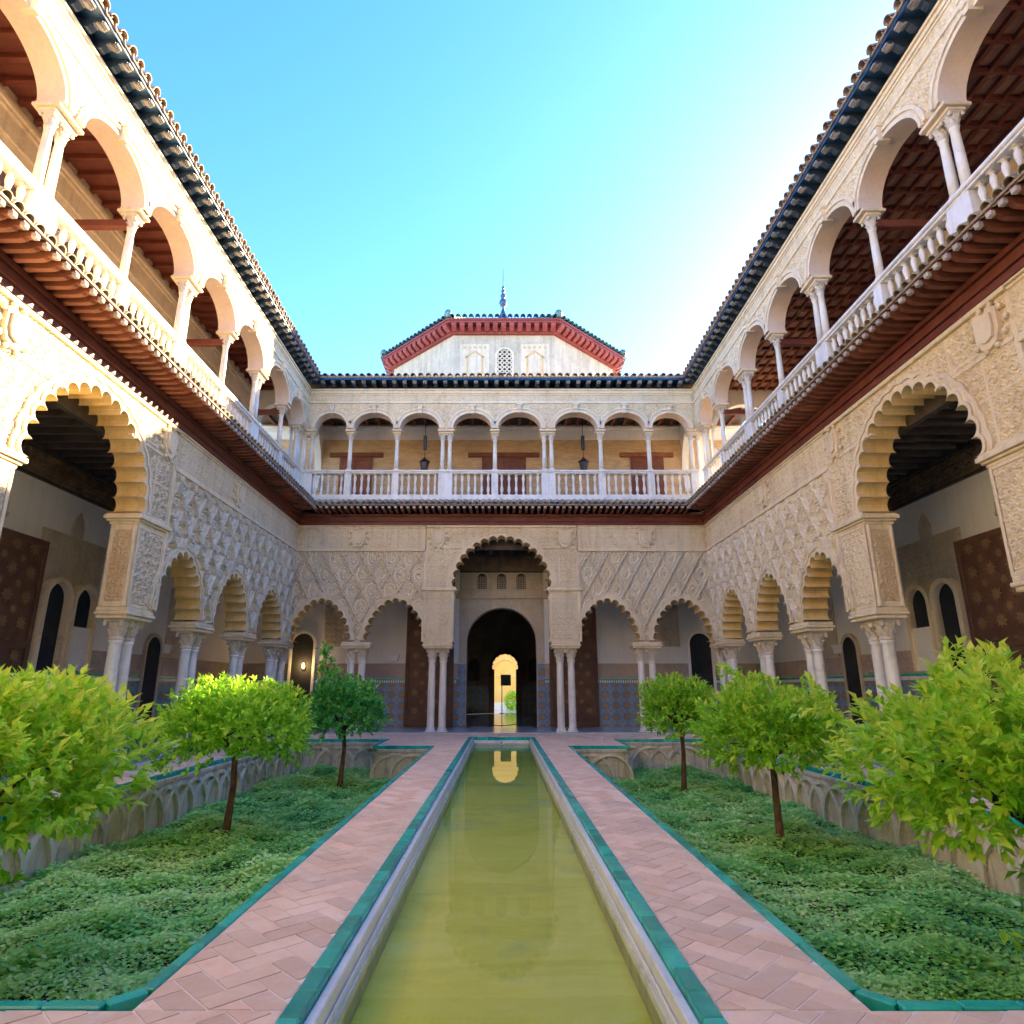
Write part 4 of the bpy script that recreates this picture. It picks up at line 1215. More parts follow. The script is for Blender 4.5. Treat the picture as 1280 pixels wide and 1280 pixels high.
        me = mb.mesh('cross_arch', 'plaster')
        if kind == 0:
            put('cross_arch', me, g, (sg * 0.35, T2 + half, 0), (0, 0, R(90)))      # across the side gallery
        else:
            put('cross_arch', me, g, (-sg * (T2 + half), 0.35, 0), (0, 0, 0))       # across the end gallery

def struct(name, me, label, kind='structure', loc=(0, 0, 0)):
    return tag(put(name, me, None, loc), label, None, None, kind)

# ground, with the sunken court left open
mb = MB()
for (x0, x1, y0, y1) in ((-400, 400, -400, -6), (-400, 400, 60, 900), (-400, -18, -6, 60), (18, 400, -6, 60)):
    mb.box(x0, x1, y0, y1, -1.5, -0.06)
mb.box(-18, 18, -6, 60, -1.7, -1.5)
struct('ground', mb.mesh('ground', 'ground'), 'pale earth ground stretching away round the palace')
mb = MB()
mb.box(-10.6, 10.6, 22.9, 26.5, -0.8, 0.04, 0, 0.01); mb.box(-10.6, -7.28, -4.0, 22.898, -0.8, 0.04, 0, 0.01); mb.box(7.28, 10.6, -4.0, 22.898, -0.8, 0.04, 0, 0.01); mb.box(-7.278, 7.278, -4.0, 0.9, -0.8, 0.04, 0, 0.01)
struct('gallery_floor', mb.mesh('gallery_floor', 'floor'), 'grey polished marble floor of the arcaded galleries')

# ------------------------------------------------------------------ hall seen through the doorway, and the court beyond
h = thing('hall', 'dim hall with dark polished floor behind the tall doorway arch', 'hall', (0, 26.4, 0))
mb = MB()
mb.box(-5.6, 5.6, 0.12, 14.6, -0.3, 0.038)
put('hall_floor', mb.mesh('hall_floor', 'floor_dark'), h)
mb = MB()
mb.box(-5.7, -5.6, 0.3, 14.5, 0, 10); mb.box(5.6, 5.7, 0.3, 14.5, 0, 10); mb.box(-5.7, 5.7, 0.3, 14.5, 10, 10.1)
mb.box(-5.6, -1.46, 0.26, 0.31, 0, 10); mb.box(1.46, 5.6, 0.26, 0.31, 0, 10); mb.box(-1.46, 1.46, 0.26, 0.31, 4.8, 10)
cx = 0.22
mb.box(-5.6, cx - 0.78, 14.2, 14.5, 0, 10); mb.box(cx + 0.78, 5.6, 14.2, 14.5, 0, 10)
L = arch_loop(0.78, 2.75, 20, 0.0)
poly = [(cx + p[0], p[1]) for p in L[1:-1]] + [(cx - 0.78, 10), (cx + 0.78, 10)]
mb.prism(poly, 'y', 14.2, 14.5)
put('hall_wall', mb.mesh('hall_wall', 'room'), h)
mb = MB()
C2 = lobed(0.66, 2.6, 2.75, 9)
ring_band(mb, lobe_loop(C2, 0), lobe_loop(C2, 0.12), cx, 14.1, 14.19)
mb.box(cx - 1.0, cx - 0.66, 14.05, 14.19, 0.04, 2.6); mb.box(cx + 0.66, cx + 1.0, 14.05, 14.19, 0.04, 2.6)
put('door_frame', mb.mesh('door_frame', 'door_wood'), h)
mb = MB()
for x in (-2.6, -1.7, 2.0, 2.9):
    mb.prism([(x + p[0], p[1]) for p in arch_loop(0.34, 2.9, 12, 1.9)], 'y', 14.15, 14.19)
put('wall_niche', mb.mesh('wall_niche', 'darkwood'), h)
mb = MB(); mb.box(-5.58, cx - 1.02, 14.14, 14.19, 0.04, 1.7); mb.box(cx + 1.02, 5.58, 14.14, 14.19, 0.04, 1.7)
put('hall_dado', mb.mesh('hall_dado', 'azulejo'), h)

y = thing('yellow_wall', 'sunny yellow limewashed wall of the small court beyond the hall', 'wall', (0.2, 48.0, 0))
mb = MB(); mb.box(-9, 9, 0, 0.4, -0.2, 4.6)
put('wall', mb.mesh('wall', 'yellow'), y)
mb = MB(); mb.box(-9, 9, -0.05, 0.02, 0.03, 0.5); put('plinth', mb.mesh('plinth', 'white_paint'), y)
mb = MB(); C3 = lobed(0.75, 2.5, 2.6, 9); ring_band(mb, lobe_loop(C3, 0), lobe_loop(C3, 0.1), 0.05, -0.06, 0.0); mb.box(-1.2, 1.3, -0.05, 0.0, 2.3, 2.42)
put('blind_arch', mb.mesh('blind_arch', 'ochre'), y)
mb = MB(); mb.box(-8.5, 8.9, 14.75, 48, -0.3, 0.03); o = struct('court_floor', mb.mesh('court_floor', 'floor'), 'pale paving of the small court beyond the hall')
o.location = (0, 0, 0)
for v in o.data.vertices: v.co.y = 41.0 if v.co.y < 20 else 48.0
sg_ = thing('information_stand', 'slim dark stand carrying a blue-grey panel in the far bright doorway', 'sign', (0.02, 40.2, 0.04))
put('pole', MB().lathe([(0.16, 0), (0.16, 0.02), (0.03, 0.03), (0.025, 1.62)], 10).mesh('pole', 'iron'), sg_)
put('panel', MB().box(-0.05, 0.52, -0.02, 0.02, 1.62, 2.22, 0, 0.01).mesh('panel', 'panel_blue'), sg_)
pf = MB()
for b in ((-0.075, -0.05, 1.6, 2.24), (0.52, 0.545, 1.6, 2.24), (-0.05, 0.52, 1.6, 1.62), (-0.05, 0.52, 2.22, 2.24)): pf.box(b[0], b[1], -0.025, 0.025, b[2], b[3])
put('panel_frame', pf.mesh('panel_frame', 'iron'), sg_)

# rope across the doorway
ro = thing('rope_barrier', 'black rope hanging between two low posts across the tall doorway', 'rope barrier', (0, 25.6, 0.04))
pts = [(-1.25 + 2.5 * i / 20, 0, 0.40 - 0.32 * (1 - ((i - 10) / 10.0) ** 2)) for i in range(21)]
put('rope', MB().tube(pts, 0.018, 6).mesh('rope', 'iron'), ro)
for x in (-1.25, 1.25):
    put('post', MB().lathe([(0.1, 0), (0.1, 0.015), (0.016, 0.025), (0.016, 0.42), (0.03, 0.44), (0.0, 0.47)], 10, x).mesh('post', 'iron'), ro)

# ------------------------------------------------------------------ great doors folded back against the gallery walls
def leaf_mesh():
    mb = MB(); mb.box(-0.95, 0.95, -0.05, 0.03, 0.02, 4.7)
    return mb.mesh('door_board', 'door_wood')
DB = leaf_mesh()
fr = MB()
for x0, x1 in ((-0.95, -0.83), (0.83, 0.95)): fr.box(x0, x1, -0.09, -0.051, 0.02, 4.7, 0, 0.01)
for z0, z1 in ((0.02, 0.2), (2.28, 2.44), (4.55, 4.7)): fr.box(-0.83, 0.83, -0.088, -0.051, z0, z1, 0, 0.01)
DF = fr.mesh('door_frame', 'door_wood')
inl = MB()
P = []
for i in range(16):
    a = 2 * math.pi * i / 16; rr = 0.16 if i % 2 == 0 else 0.09
    P.append((rr * math.cos(a), rr * math.sin(a)))
inl.prism(P, 'y', -0.075, -0.052)
DI = inl.mesh('star_inlay', 'inlay')
kn = MB(); kn.lathe([(0.0, -0.03), (0.05, 0.0), (0.05, 0.02), (0.0, 0.03)], 8); DK = kn.mesh('door_knocker', 'iron')
specs = [((-2.85, B + GD - 0.12, 0.04), 0, 'open beside the central doorway, on the sunlit arcade side', 1.27), ((2.85, B + GD - 0.12, 0.04), 0, 'open beside the central doorway, on the shaded arcade side', 1.27),
         ((-W - GD + 0.12, B - 9.75, 0.04), R(90), 'folded back behind the arcade that catches sunlight', 1.0), ((W + GD - 0.12, B - 9.75, 0.04), R(-90), 'folded back behind the fully shaded side arcade', 1.0)]
for loc, rz, txt, hz in specs:
    d_ = thing('door_leaf', 'tall inlaid timber door leaf ' + txt, 'door', loc, rz, 'great inlaid door leaves')
    for n_, m_ in (('board', DB), ('frame', DF)):
        put(n_, m_, d_, (0, 0, 0), (0, 0, 0), (1, 1, hz))
    for r in range(8):
        for c_ in range(3):
            put('star_inlay', DI, d_, (-0.55 + c_ * 0.55, 0, (0.48 + r * 0.55 + (0.14 if r > 3 else 0)) * hz))
    for r in range(7):
        for c_ in range(2):
            put('star_inlay', DI, d_, (-0.275 + c_ * 0.55, 0, (0.755 + r * 0.55 + (0.14 if r > 3 else 0)) * hz), (0, R(22.5), 0), 0.7)
    put('knocker', DK, d_, (0.6, -0.11, 1.5), (R(90), 0, 0))

# lamp glowing in the small doorway and wall sconces
lt = thing('wall_lamp', 'small warm lamp glowing inside the dark side doorway', 'lamp', (-7.85, B + GD - 0.09, 2.3))
put('bracket', MB().box(-0.05, 0.05, -0.02, 0.045, -0.12, 0.06, 0, 0.01).mesh('bracket', 'iron'), lt)
put('bulb', MB().lathe([(0.0, -0.06), (0.05, -0.02), (0.055, 0.05), (0.03, 0.14), (0, 0.16)], 10, 0, -0.07).mesh('bulb', 'glow', True), lt)
ld = bpy.data.lights.new('lamp_light', 'POINT'); ld.energy = 2; ld.color = (1, 0.6, 0.2); ld.shadow_soft_size = 0.06
lo_ = bpy.data.objects.new('lamp_light', ld); COL.objects.link(lo_); lo_.parent = lt; lo_.location = (0, -0.22, 0.05)
SC = MB().prism([(-0.22, 0.16), (0.22, 0.16), (0.15, -0.08), (-0.15, -0.08)], 'y', -0.16, 0.0).mesh('sconce_bowl', 'white_paint')
SR = MB().box(-0.25, 0.25, -0.19, 0.0, 0.16, 0.19, 0, 0.01).mesh('sconce_rim', 'white_paint')
for loc, rz, w in (((-W - GD + 0.01, 20.4, 2.62), R(90), 'on the wall behind the sunlit arcade'), ((W + GD - 0.01, 20.4, 2.62), R(-90), 'on the wall behind the shaded arcade'), ((-4.3, B + GD - 0.01, 2.6), 0, 'beside a folded door leaf of the end gallery')):
    s_ = thing('wall_sconce', 'small white tapered wall sconce ' + w, 'sconce', loc, rz, 'white wall sconces')
    put('bowl', SC, s_); put('rim', SR, s_)

# lanterns of the upper gallery
def lantern(x, where):
    l = thing('lantern', 'black iron lantern hanging in the upper gallery, ' + where, 'lantern', (x, B + 1.5, 9.95), 0, 'hanging lanterns')
    put('rod', MB().box(-0.012, 0.012, -0.012, 0.012, 0.62, 2.76).box(-0.07, 0.07, -0.07, 0.07, 1.0, 1.6, 0, 0.01).mesh('rod', 'iron'), l)
    put('crown', MB().lathe([(0.05, 0.95), (0.09, 0.88), (0.30, 0.72), (0.33, 0.66), (0.26, 0.62)], 6).mesh('crown', 'iron'), l, (0, 0, 0), (0, 0, 0), 0.7)
    put('glass_body', MB().lathe([(0.25, 0.62), (0.16, 0.12), (0.05, 0.02), (0.0, -0.04)], 6).mesh('glass_body', 'darkwood'), l, (0, 0, 0), (0, 0, 0), 0.7)
    cg = MB()
    for i in range(6):
        a = 2 * math.pi * i / 6
        cg.tube([(0.26 * math.cos(a), 0.26 * math.sin(a), 0.63), (0.17 * math.cos(a), 0.17 * math.sin(a), 0.11), (0.0, 0.0, -0.05)], 0.014, 5)
    put('cage', cg.mesh('cage', 'iron'), l, (0, 0, 0), (0, 0, 0), 0.7)
lantern(-3.15, 'towards the sunlit arcade')
lantern(3.35, 'towards the shaded arcade')

# ------------------------------------------------------------------ octagonal tower
TC = 35.3; AP = 6.8; SIDE = 2 * AP * math.tan(math.pi / 8)
tw = thing('tower', 'octagonal tower with grey rendered walls, red corbelled eave and finial', 'tower', (0.1, TC, 0))
def octo(r):
    return [(r / math.cos(math.pi / 8) * math.sin(math.pi / 8 + i * math.pi / 4), -r / math.cos(math.pi / 8) * math.cos(math.pi / 8 + i * math.pi / 4)) for i in range(8)]
mb = MB(); mb.prism(octo(AP - 0.62), 'z', 10.5, 19.2); put('wall', mb.mesh('wall', 'greywall'), tw)
mb = MB(); mb.prism(octo(AP - 0.44), 'z', 18.862, 19.25, 0)
put('red_frieze', mb.mesh('red_frieze', 'redpaint'), tw)
mb = MB(); mb.prism(octo(AP + 0.04), 'z', 19.36, 19.46); mb.prism(octo(AP - 0.02), 'z', 19.25, 19.358); put('eave_board', mb.mesh('eave_board', 'redpaint'), tw)
TCB = MB().prism([(0.05, 18.92), (-0.12, 18.93), (-0.34, 19.06), (-0.40, 19.12), (-0.40, 19.25), (0.05, 19.25)], 'x', -0.12, 0.12).mesh('corbel', 'redpaint')
TTILE = barrel_mesh('roof_tile', 0.13, 0.11, 0.6, 0.02, 'tile_teal')
for f in (-2, -1, 0, 1, 2):
    a = f * math.pi / 4
    nv = Vector((math.sin(a), -math.cos(a), 0)); tv = Vector((math.cos(a), math.sin(a), 0))
    n = 13
    for i in range(n):
        p = nv * (AP - 0.44) + tv * ((i + 0.5) / n - 0.5) * (SIDE - 0.2)
        put('corbel', TCB, tw, p, (0, 0, a))
    n = 17
    for i in range(n):
        p = nv * (AP - 0.42) + tv * ((i + 0.5) / n - 0.5) * (SIDE - 0.1)
        put('roof_tile', TTILE, tw, (p.x, p.y, 19.70), (R(20), 0, a))
ro_ = octo(AP + 0.02)
mb = MB(); mb.add([(x, y_, 19.462) for x, y_ in ro_] + [(0, 0, 23.3)], [(i, (i + 1) % 8, 8) for i in range(8)] + [tuple(range(8))])
rf = put('roof', mb.mesh('roof', 'tile_teal'), tw)
for i in range(8):
    x, y_ = octo(AP - 0.05)[i]
    put('ridge_finial', MB().lathe([(0.16, 19.5), (0.22, 19.72), (0.16, 19.9), (0.05, 19.98)], 8, x, y_).mesh('ridge_finial', 'tile_teal'), rf)
    mb = MB(); mb.tube([(x, y_, 19.6), (0.02 * x, 0.02 * y_, 23.3)], [0.14, 0.1], 8); put('hip_ridge', mb.mesh('hip_ridge', 'tile_teal'), rf)
fin = [(0.75, 22.9), (0.5, 23.4), (0.16, 24.1), (0.07, 24.5), (0.20, 24.62), (0.26, 24.82), (0.20, 25.02), (0.06, 25.12), (0.15, 25.2), (0.19, 25.32), (0.12, 25.45), (0.05, 25.52), (0.12, 25.6), (0.14, 25.68), (0.05, 25.8), (0.09, 25.88), (0.10, 25.94), (0.03, 26.05), (0.03, 26.2), (0.018, 27.3)]
put('finial', MB().lathe(fin, 12).mesh('finial', 'eave_board', True), tw)
yf = -(AP - 0.62)
pn = MB(); pn.box(-2.2, -0.72, yf - 0.03, yf + 0.01, 16.55, 18.35, 0, 0.01); put('pale_panel', pn.mesh('pale_panel', 'tower_pale'), tw)
pn = MB(); pn.box(0.85, 2.3, yf - 0.03, yf + 0.01, 16.55, 18.35, 0, 0.01); put('pale_panel', pn.mesh('pale_panel', 'tower_pale'), tw)
for cx_ in (-1.45, 1.58):
    ln = MB()
    for q in (-0.38, 0.38):
        ln.box(cx_ + q - 0.05, cx_ + q + 0.05, yf - 0.045, yf - 0.028, 16.75, 17.65)
    ln.prism([(cx_ - 0.5, 17.62), (cx_, 18.0), (cx_ + 0.5, 17.62), (cx_ + 0.5, 17.52), (cx_, 17.88), (cx_ - 0.5, 17.52)], 'y', yf - 0.045, yf - 0.028)
    ln.box(cx_ - 0.62, cx_ + 0.62, yf - 0.045, yf - 0.028, 16.66, 16.72)
    for q in range(5): ln.box(cx_ - 0.58 + q * 0.26, cx_ - 0.46 + q * 0.26, yf - 0.045, yf - 0.028, 18.1, 18.22)
    put('painted_arch', ln.mesh('painted_arch', 'ochre_line'), tw)
wx, wz, ww, wh = 0.05, 16.3, 0.72, 1.75
lw = MB(); lw.box(wx - ww / 2 - 0.12, wx + ww / 2 + 0.12, yf - 0.05, yf + 0.0, wz - 0.12, wz, 0, 0.01)
L0 = arch_loop(ww / 2, wz + wh - ww / 2, 16, wz); L1 = arch_loop(ww / 2 + 0.12, wz + wh - ww / 2, 16, wz); ring_band(lw, L0, L1, wx, yf - 0.06, yf + 0.0)
wo = put('window', lw.mesh('window', 'tower_pale'), tw)
dk = MB(); dk.prism([(wx + p[0], p[1]) for p in L0], 'y', yf - 0.025, yf - 0.004); put('shade_panel', dk.mesh('shade_panel', 'black'), wo)
gl = MB()
for i in range(7):
    for j in range(3):
        cx_, cz_ = wx - 0.24 + j * 0.24 + (0.0), wz + 0.15 + i * 0.24
        if cz_ > wz + wh - 0.12: continue
        P = [(0.13 * math.cos(k * math.pi / 6), 0.13 * math.sin(k * math.pi / 6)) for k in range(13)]
        Q = [(0.075 * math.cos(k * math.pi / 6), 0.075 * math.sin(k * math.pi / 6)) for k in range(13)]
        ring_band(gl, np.array([(p[0], cz_ + p[1]) for p in Q]), np.array([(p[0], cz_ + p[1]) for p in P]), cx_, yf - 0.055, yf - 0.027)
put('lattice', gl.mesh('lattice', 'tower_pale'), wo)

# ------------------------------------------------------------------ paths
def clip(poly, x0, x1, y0, y1):
    def cut(P, f, g):
        out = []
        for i in range(len(P)):
            a, b = P[i], P[(i + 1) % len(P)]
            fa, fb = f(a), f(b)
            if fa >= 0: out.append(a)
            if (fa >= 0) != (fb >= 0):
                t = fa / (fa - fb); out.append((a[0] + (b[0] - a[0]) * t, a[1] + (b[1] - a[1]) * t))
        return out
    for f in (lambda p: p[0] - x0, lambda p: x1 - p[0], lambda p: p[1] - y0, lambda p: y1 - p[1]):
        poly = cut(poly, f, None)
        if len(poly) < 3: return []
    return poly

def herring(x0, x1, y0, y1, w=0.155, gap=0.012):
    """herringbone at 45 degrees clipped to a rectangle"""
    L = 2 * w
    c = math.sqrt(0.5)
    out = []
    N = int(max(x1 - x0, y1 - y0) / w) + 12
    ox, oy = (x0 + x1) / 2, y0
    for i in range(-N, 2 * N):
        for j in range(-N, 2 * N):
            # L-shaped pair repeat
            bx, by = (i + 2 * 0) * w, j * w
            k = (i - j) % 4
            if k == 0: r = (bx, by, bx + L, by + w)
            elif k == 3: r = (bx, by - 0.0, bx + w, by + L)
            else: continue
            g = gap / 2
            P = [(r[0] + g, r[1] + g), (r[2] - g, r[1] + g), (r[2] - g, r[3] - g), (r[0] + g, r[3] - g)]
            cxm, cym = (r[0] + r[2]) / 2, (r[1] + r[3]) / 2
            X, Y = ox + c * (cxm - cym), oy + c * (cxm + cym)
            if X < x0 - 0.3 or X > x1 + 0.3 or Y < y0 - 0.3 or Y > y1 + 0.3: continue
            Q = [(ox + c * (p[0] - p[1]), oy + c * (p[0] + p[1])) for p in P]
            Q = clip(Q, x0 + g, x1 - g, y0 + g, y1 - g)
            if len(Q) >= 3:
                ar = abs(sum(Q[i_][0] * Q[(i_ + 1) % len(Q)][1] - Q[(i_ + 1) % len(Q)][0] * Q[i_][1] for i_ in range(len(Q)))) / 2
                if ar > 0.0015: out.append(Q)
    return out

def path(label, rects, singles_max=290, ymax_single=9.5, ymin_single=3.3):
    mb = MB()
    for (x0, x1, y0, y1) in rects: mb.box(x0, x1, y0, y1, -0.6, -0.0045)
    o = struct('brick_path', mb.mesh('brick_path', 'mortar'), label)
    bricks = []
    for r in rects: bricks += herring(*r)
    bricks.sort(key=lambda Q: min(p[1] for p in Q))
    rest = MB(); k = 0
    for Q in bricks:
        yy = sum(p[1] for p in Q) / len(Q)
        zt = random.uniform(-0.003, 0.0015)
        if ymin_single < yy < ymax_single and k < singles_max:
            k += 1
            cx_, cy_ = sum(p[0] for p in Q) / len(Q), yy
            b = MB(); b.prism([(p[0] - cx_, p[1] - cy_) for p in Q], 'z', -0.03, zt)
            put('brick', b.mesh('brick', 'brick'), o, (cx_, cy_, 0), (random.uniform(-.004, .004), random.uniform(-.004, .004), 0))
        else:
            n = len(Q)
            rest.add([(p[0], p[1], -0.02) for p in Q] + [(p[0], p[1], zt) for p in Q], [tuple(range(n, 2 * n))] + [(i, (i + 1) % n, n + (i + 1) % n, n + i) for i in range(n)])
    if rest.v:
        put('far_bricks', rest.mesh('far_bricks', 'brick_far'), o)['kind'] = 'stuff'
    return o

# bricks that are joined carry their own random tint from the island they belong to
def brick_far():
    m, nt, bs = new_mat('path_brick_far')
    gi = nt.nodes.new('ShaderNodeNewGeometry')
    p = gi.outputs['Position']
    col = ramp(nt, gi.outputs['Random Per Island'], [(0.0, (0.75, 0.46, 0.31)), (0.5, (0.84, 0.57, 0.40)), (1.0, (0.92, 0.70, 0.52))])
    col = mixc(nt, 0.5, col, ramp(nt, noise(nt, p, 9, 6, 0.7), [(0.3, (0.4, 0.4, 0.4)), (0.7, (0.62, 0.62, 0.62))]), 'OVERLAY')
    nt.links.new(col, bs.inputs['Base Color'])
    bs.inputs['Roughness'].default_value = 0.6
    bump(nt, bs, noise(nt, p, 25, 6), 0.25, 0.004)
    return m
M['brick_far'] = brick_far()

PX, BX0, BX1 = 1.05, 1.86, 6.05      # outer edge of pool border, inner and outer bed edge
YN, YF, YJ, XJ = 3.70, 20.45, 18.15, 3.38
for key, sg in (('sunlit', -1), ('shaded', 1)):
    def q(a, b, c_, d_): return (min(sg * a, sg * b), max(sg * a, sg * b), c_, d_)
    path('pink brick walk between the pool and the bed on the side of the %s arcade' % key, [q(PX, BX0 - 0.075, YN - 0.08, 22.9), q(BX0 - 0.073, XJ, YJ + 0.08, 22.9)])
    path('narrow pink brick walk along the foot of the %s arcade' % key, [q(BX1 + 0.08, 7.28, YN - 0.08, 20.4), q(XJ + 0.002, 7.28, YF + 0.08, 22.9)], 0)
path('pink brick cross walk at the head of the pool', [(-7.28, -PX, 1.4, YN - 0.082), (PX, 7.28, 1.4, YN - 0.082)], 290, 9.5, 2.9)
path('short pink brick strip between the pool end and the marble gallery floor', [(-PX + 0.002, PX - 0.002, 21.42, 22.9)], 0)

# green glazed edging: each tile its own piece
ET = {}
def edge_tile(L, w, h):
    k = (round(L, 3), w, h)
    if k not in ET:
        ET[k] = MB().box(-L / 2 + 0.004, L / 2 - 0.004, -w / 2, w / 2, -h, 0.012, 0, 0.008).mesh('edging_tile', 'green')
    return ET[k]
def edging(parent, p, q_, w=0.075, h=0.07, pitch=0.30):
    p, q_ = Vector((*p, 0)), Vector((*q_, 0))
    d_ = q_ - p; L = d_.length; n = max(1, round(L / pitch)); a = math.atan2(d_.y, d_.x)
    me = edge_tile(L / n, w, h)
    for i in range(n):
        put('edging_tile', me, parent, p + d_ * ((i + 0.5) / n) + Vector((0, 0, random.uniform(-.001, .001))), (0, 0, a))
def bm_tri(p, q_, w): pass

for key, sg in (('sunlit', -1), ('shaded', 1)):
    e = thing('bed_edging', 'green glazed tile edging round the sunken bed on the side of the %s arcade' % key, 'edging', (0, 0, 0), 0, 'green tile borders')
    x0, x1, xj = sg * (BX0 - 0.037), sg * (BX1 + 0.037), sg * (XJ + 0.037)
    edging(e, (x0, YN + 0.12), (x0, YJ + 0.037)); edging(e, (x0, YJ + 0.04), (xj, YJ + 0.04)); edging(e, (xj, YJ + 0.09), (xj, YF)); edging(e, (xj, YF + 0.04), (x1, YF + 0.04))
    edging(e, (x1, YF), (x1, YN)); edging(e, (x1, YN - 0.04), (x0 + sg * 0.12, YN - 0.04)); edging(e, (x0 + sg * 0.12, YN - 0.03), (x0, YN + 0.12))

# ------------------------------------------------------------------ pool
ZW = -0.20
pl = thing('pool', 'long narrow reflecting pool with green tile rim and pale marble ledge', 'pool', (0, 0, 0))
Y0, Y1 = 1.3, 21.32
for x in (-1, 1):
    edging(pl, (x * 0.995, Y0), (x * 0.995, Y1), 0.105, 0.045, 0.28)
edging(pl, (-1.05, Y1 + 0.045), (1.05, Y1 + 0.045), 0.09, 0.10, 0.28)
mb = MB()
for x in (-1, 1):
    a, b = sorted((x * 0.942, x * 0.885)); mb.box(a, b, Y0, Y1 - 0.005, -0.5, -0.03, 0, 0.008)
    a, b = sorted((x * 0.88, x * 0.865)); mb.box(a, b, Y0, Y1 - 0.1, -0.5, -0.11, 0, 0.004)
mb.box(-0.862, 0.862, Y1 - 0.10, Y1 - 0.002, -0.5, -0.085, 0, 0.008); mb.box(-0.862, 0.862, Y1 - 0.135, Y1 - 0.105, -0.5, -0.15, 0, 0.006)
put('marble_ledge', mb.mesh('marble_ledge', 'coping'), pl)
mb = MB()
for x in (-1, 1):
    a, b = sorted((x * 0.863, x * 0.845)); mb.box(a, b, Y0, Y1 - 0.14, -0.62, -0.15)
mb.box(-0.845, 0.845, Y1 - 0.17, Y1 - 0.14, -0.62, -0.155)
for x in (-1, 1):
    a, b = sorted((x * 1.04, x * 0.944)); mb.box(a, b, Y0, Y1, -0.62, -0.05)
put('basin_wall', mb.mesh('basin_wall', 'poolwall'), pl)
mb = MB(); mb.box(-0.99, 0.99, Y0, Y1, -0.70, -0.31)
put('basin_floor', mb.mesh('basin_floor', 'algae'), pl)
put('water_spout', MB().tube([(0, Y1 - 0.10, -0.13), (0, Y1 - 0.19, -0.14)], 0.022, 8).mesh('water_spout', 'iron'), pl)
mb = MB(); mb.add([(-0.85, Y0, ZW), (0.85, Y0, ZW), (0.85, Y1 - 0.15, ZW), (-0.85, Y1 - 0.15, ZW)], [(0, 1, 2, 3)])
struct('water', mb.mesh('water', 'water'), 'still yellow-green water of the reflecting pool')

# ------------------------------------------------------------------ sunken beds
ZS = -0.90
def arc_mesh(r, hgt):
    mb = MB()
    L0 = np.array([(r - 0.035, -hgt)] + [((r - 0.035) * math.cos(math.pi * i / 16), (r - 0.035) * math.sin(math.pi * i / 16)) for i in range(17)] + [(-r + 0.035, -hgt)])
    L1 = np.array([(r + 0.035, -hgt)] + [((r + 0.035) * math.cos(math.pi * i / 16), (r + 0.035) * math.sin(math.pi * i / 16)) for i in range(17)] + [(-r - 0.035, -hgt)])
    ring_band(mb, L0, L1, 0, -0.07, 0.01)
    return mb.mesh('blind_arch', 'retain_arch')
ARC = arc_mesh(0.58, 0.36)
def retaining(parent, p, q_, flip):
    """wall from p to q_, relief on the left-hand side (flip for the other)"""
    p, q_ = Vector((*p, 0)), Vector((*q_, 0)); d_ = q_ - p; L = d_.length; a = math.atan2(d_.y, d_.x)
    # local frame: x along the wall, -y towards the bed
    mb = MB(); mb.box(0.004, L - 0.004, 0.0, 0.12, -1.4, -0.155); mb.box(0.06, L - 0.06, -0.055, 0.12, -0.15, -0.072, 0, 0.01); mb.box(0.035, L - 0.035, -0.03, -0.002, -0.19, -0.152)
    w_ = put('wall', mb.mesh('wall', 'retain'), parent, p, (0, 0, a))
    n = max(1, int(round(L / 0.58)))
    for i in range(n - 1):
        put('blind_arch', ARC, w_, ((i + 1) * L / n, -0.001 if i % 2 else 0.012, -0.79))
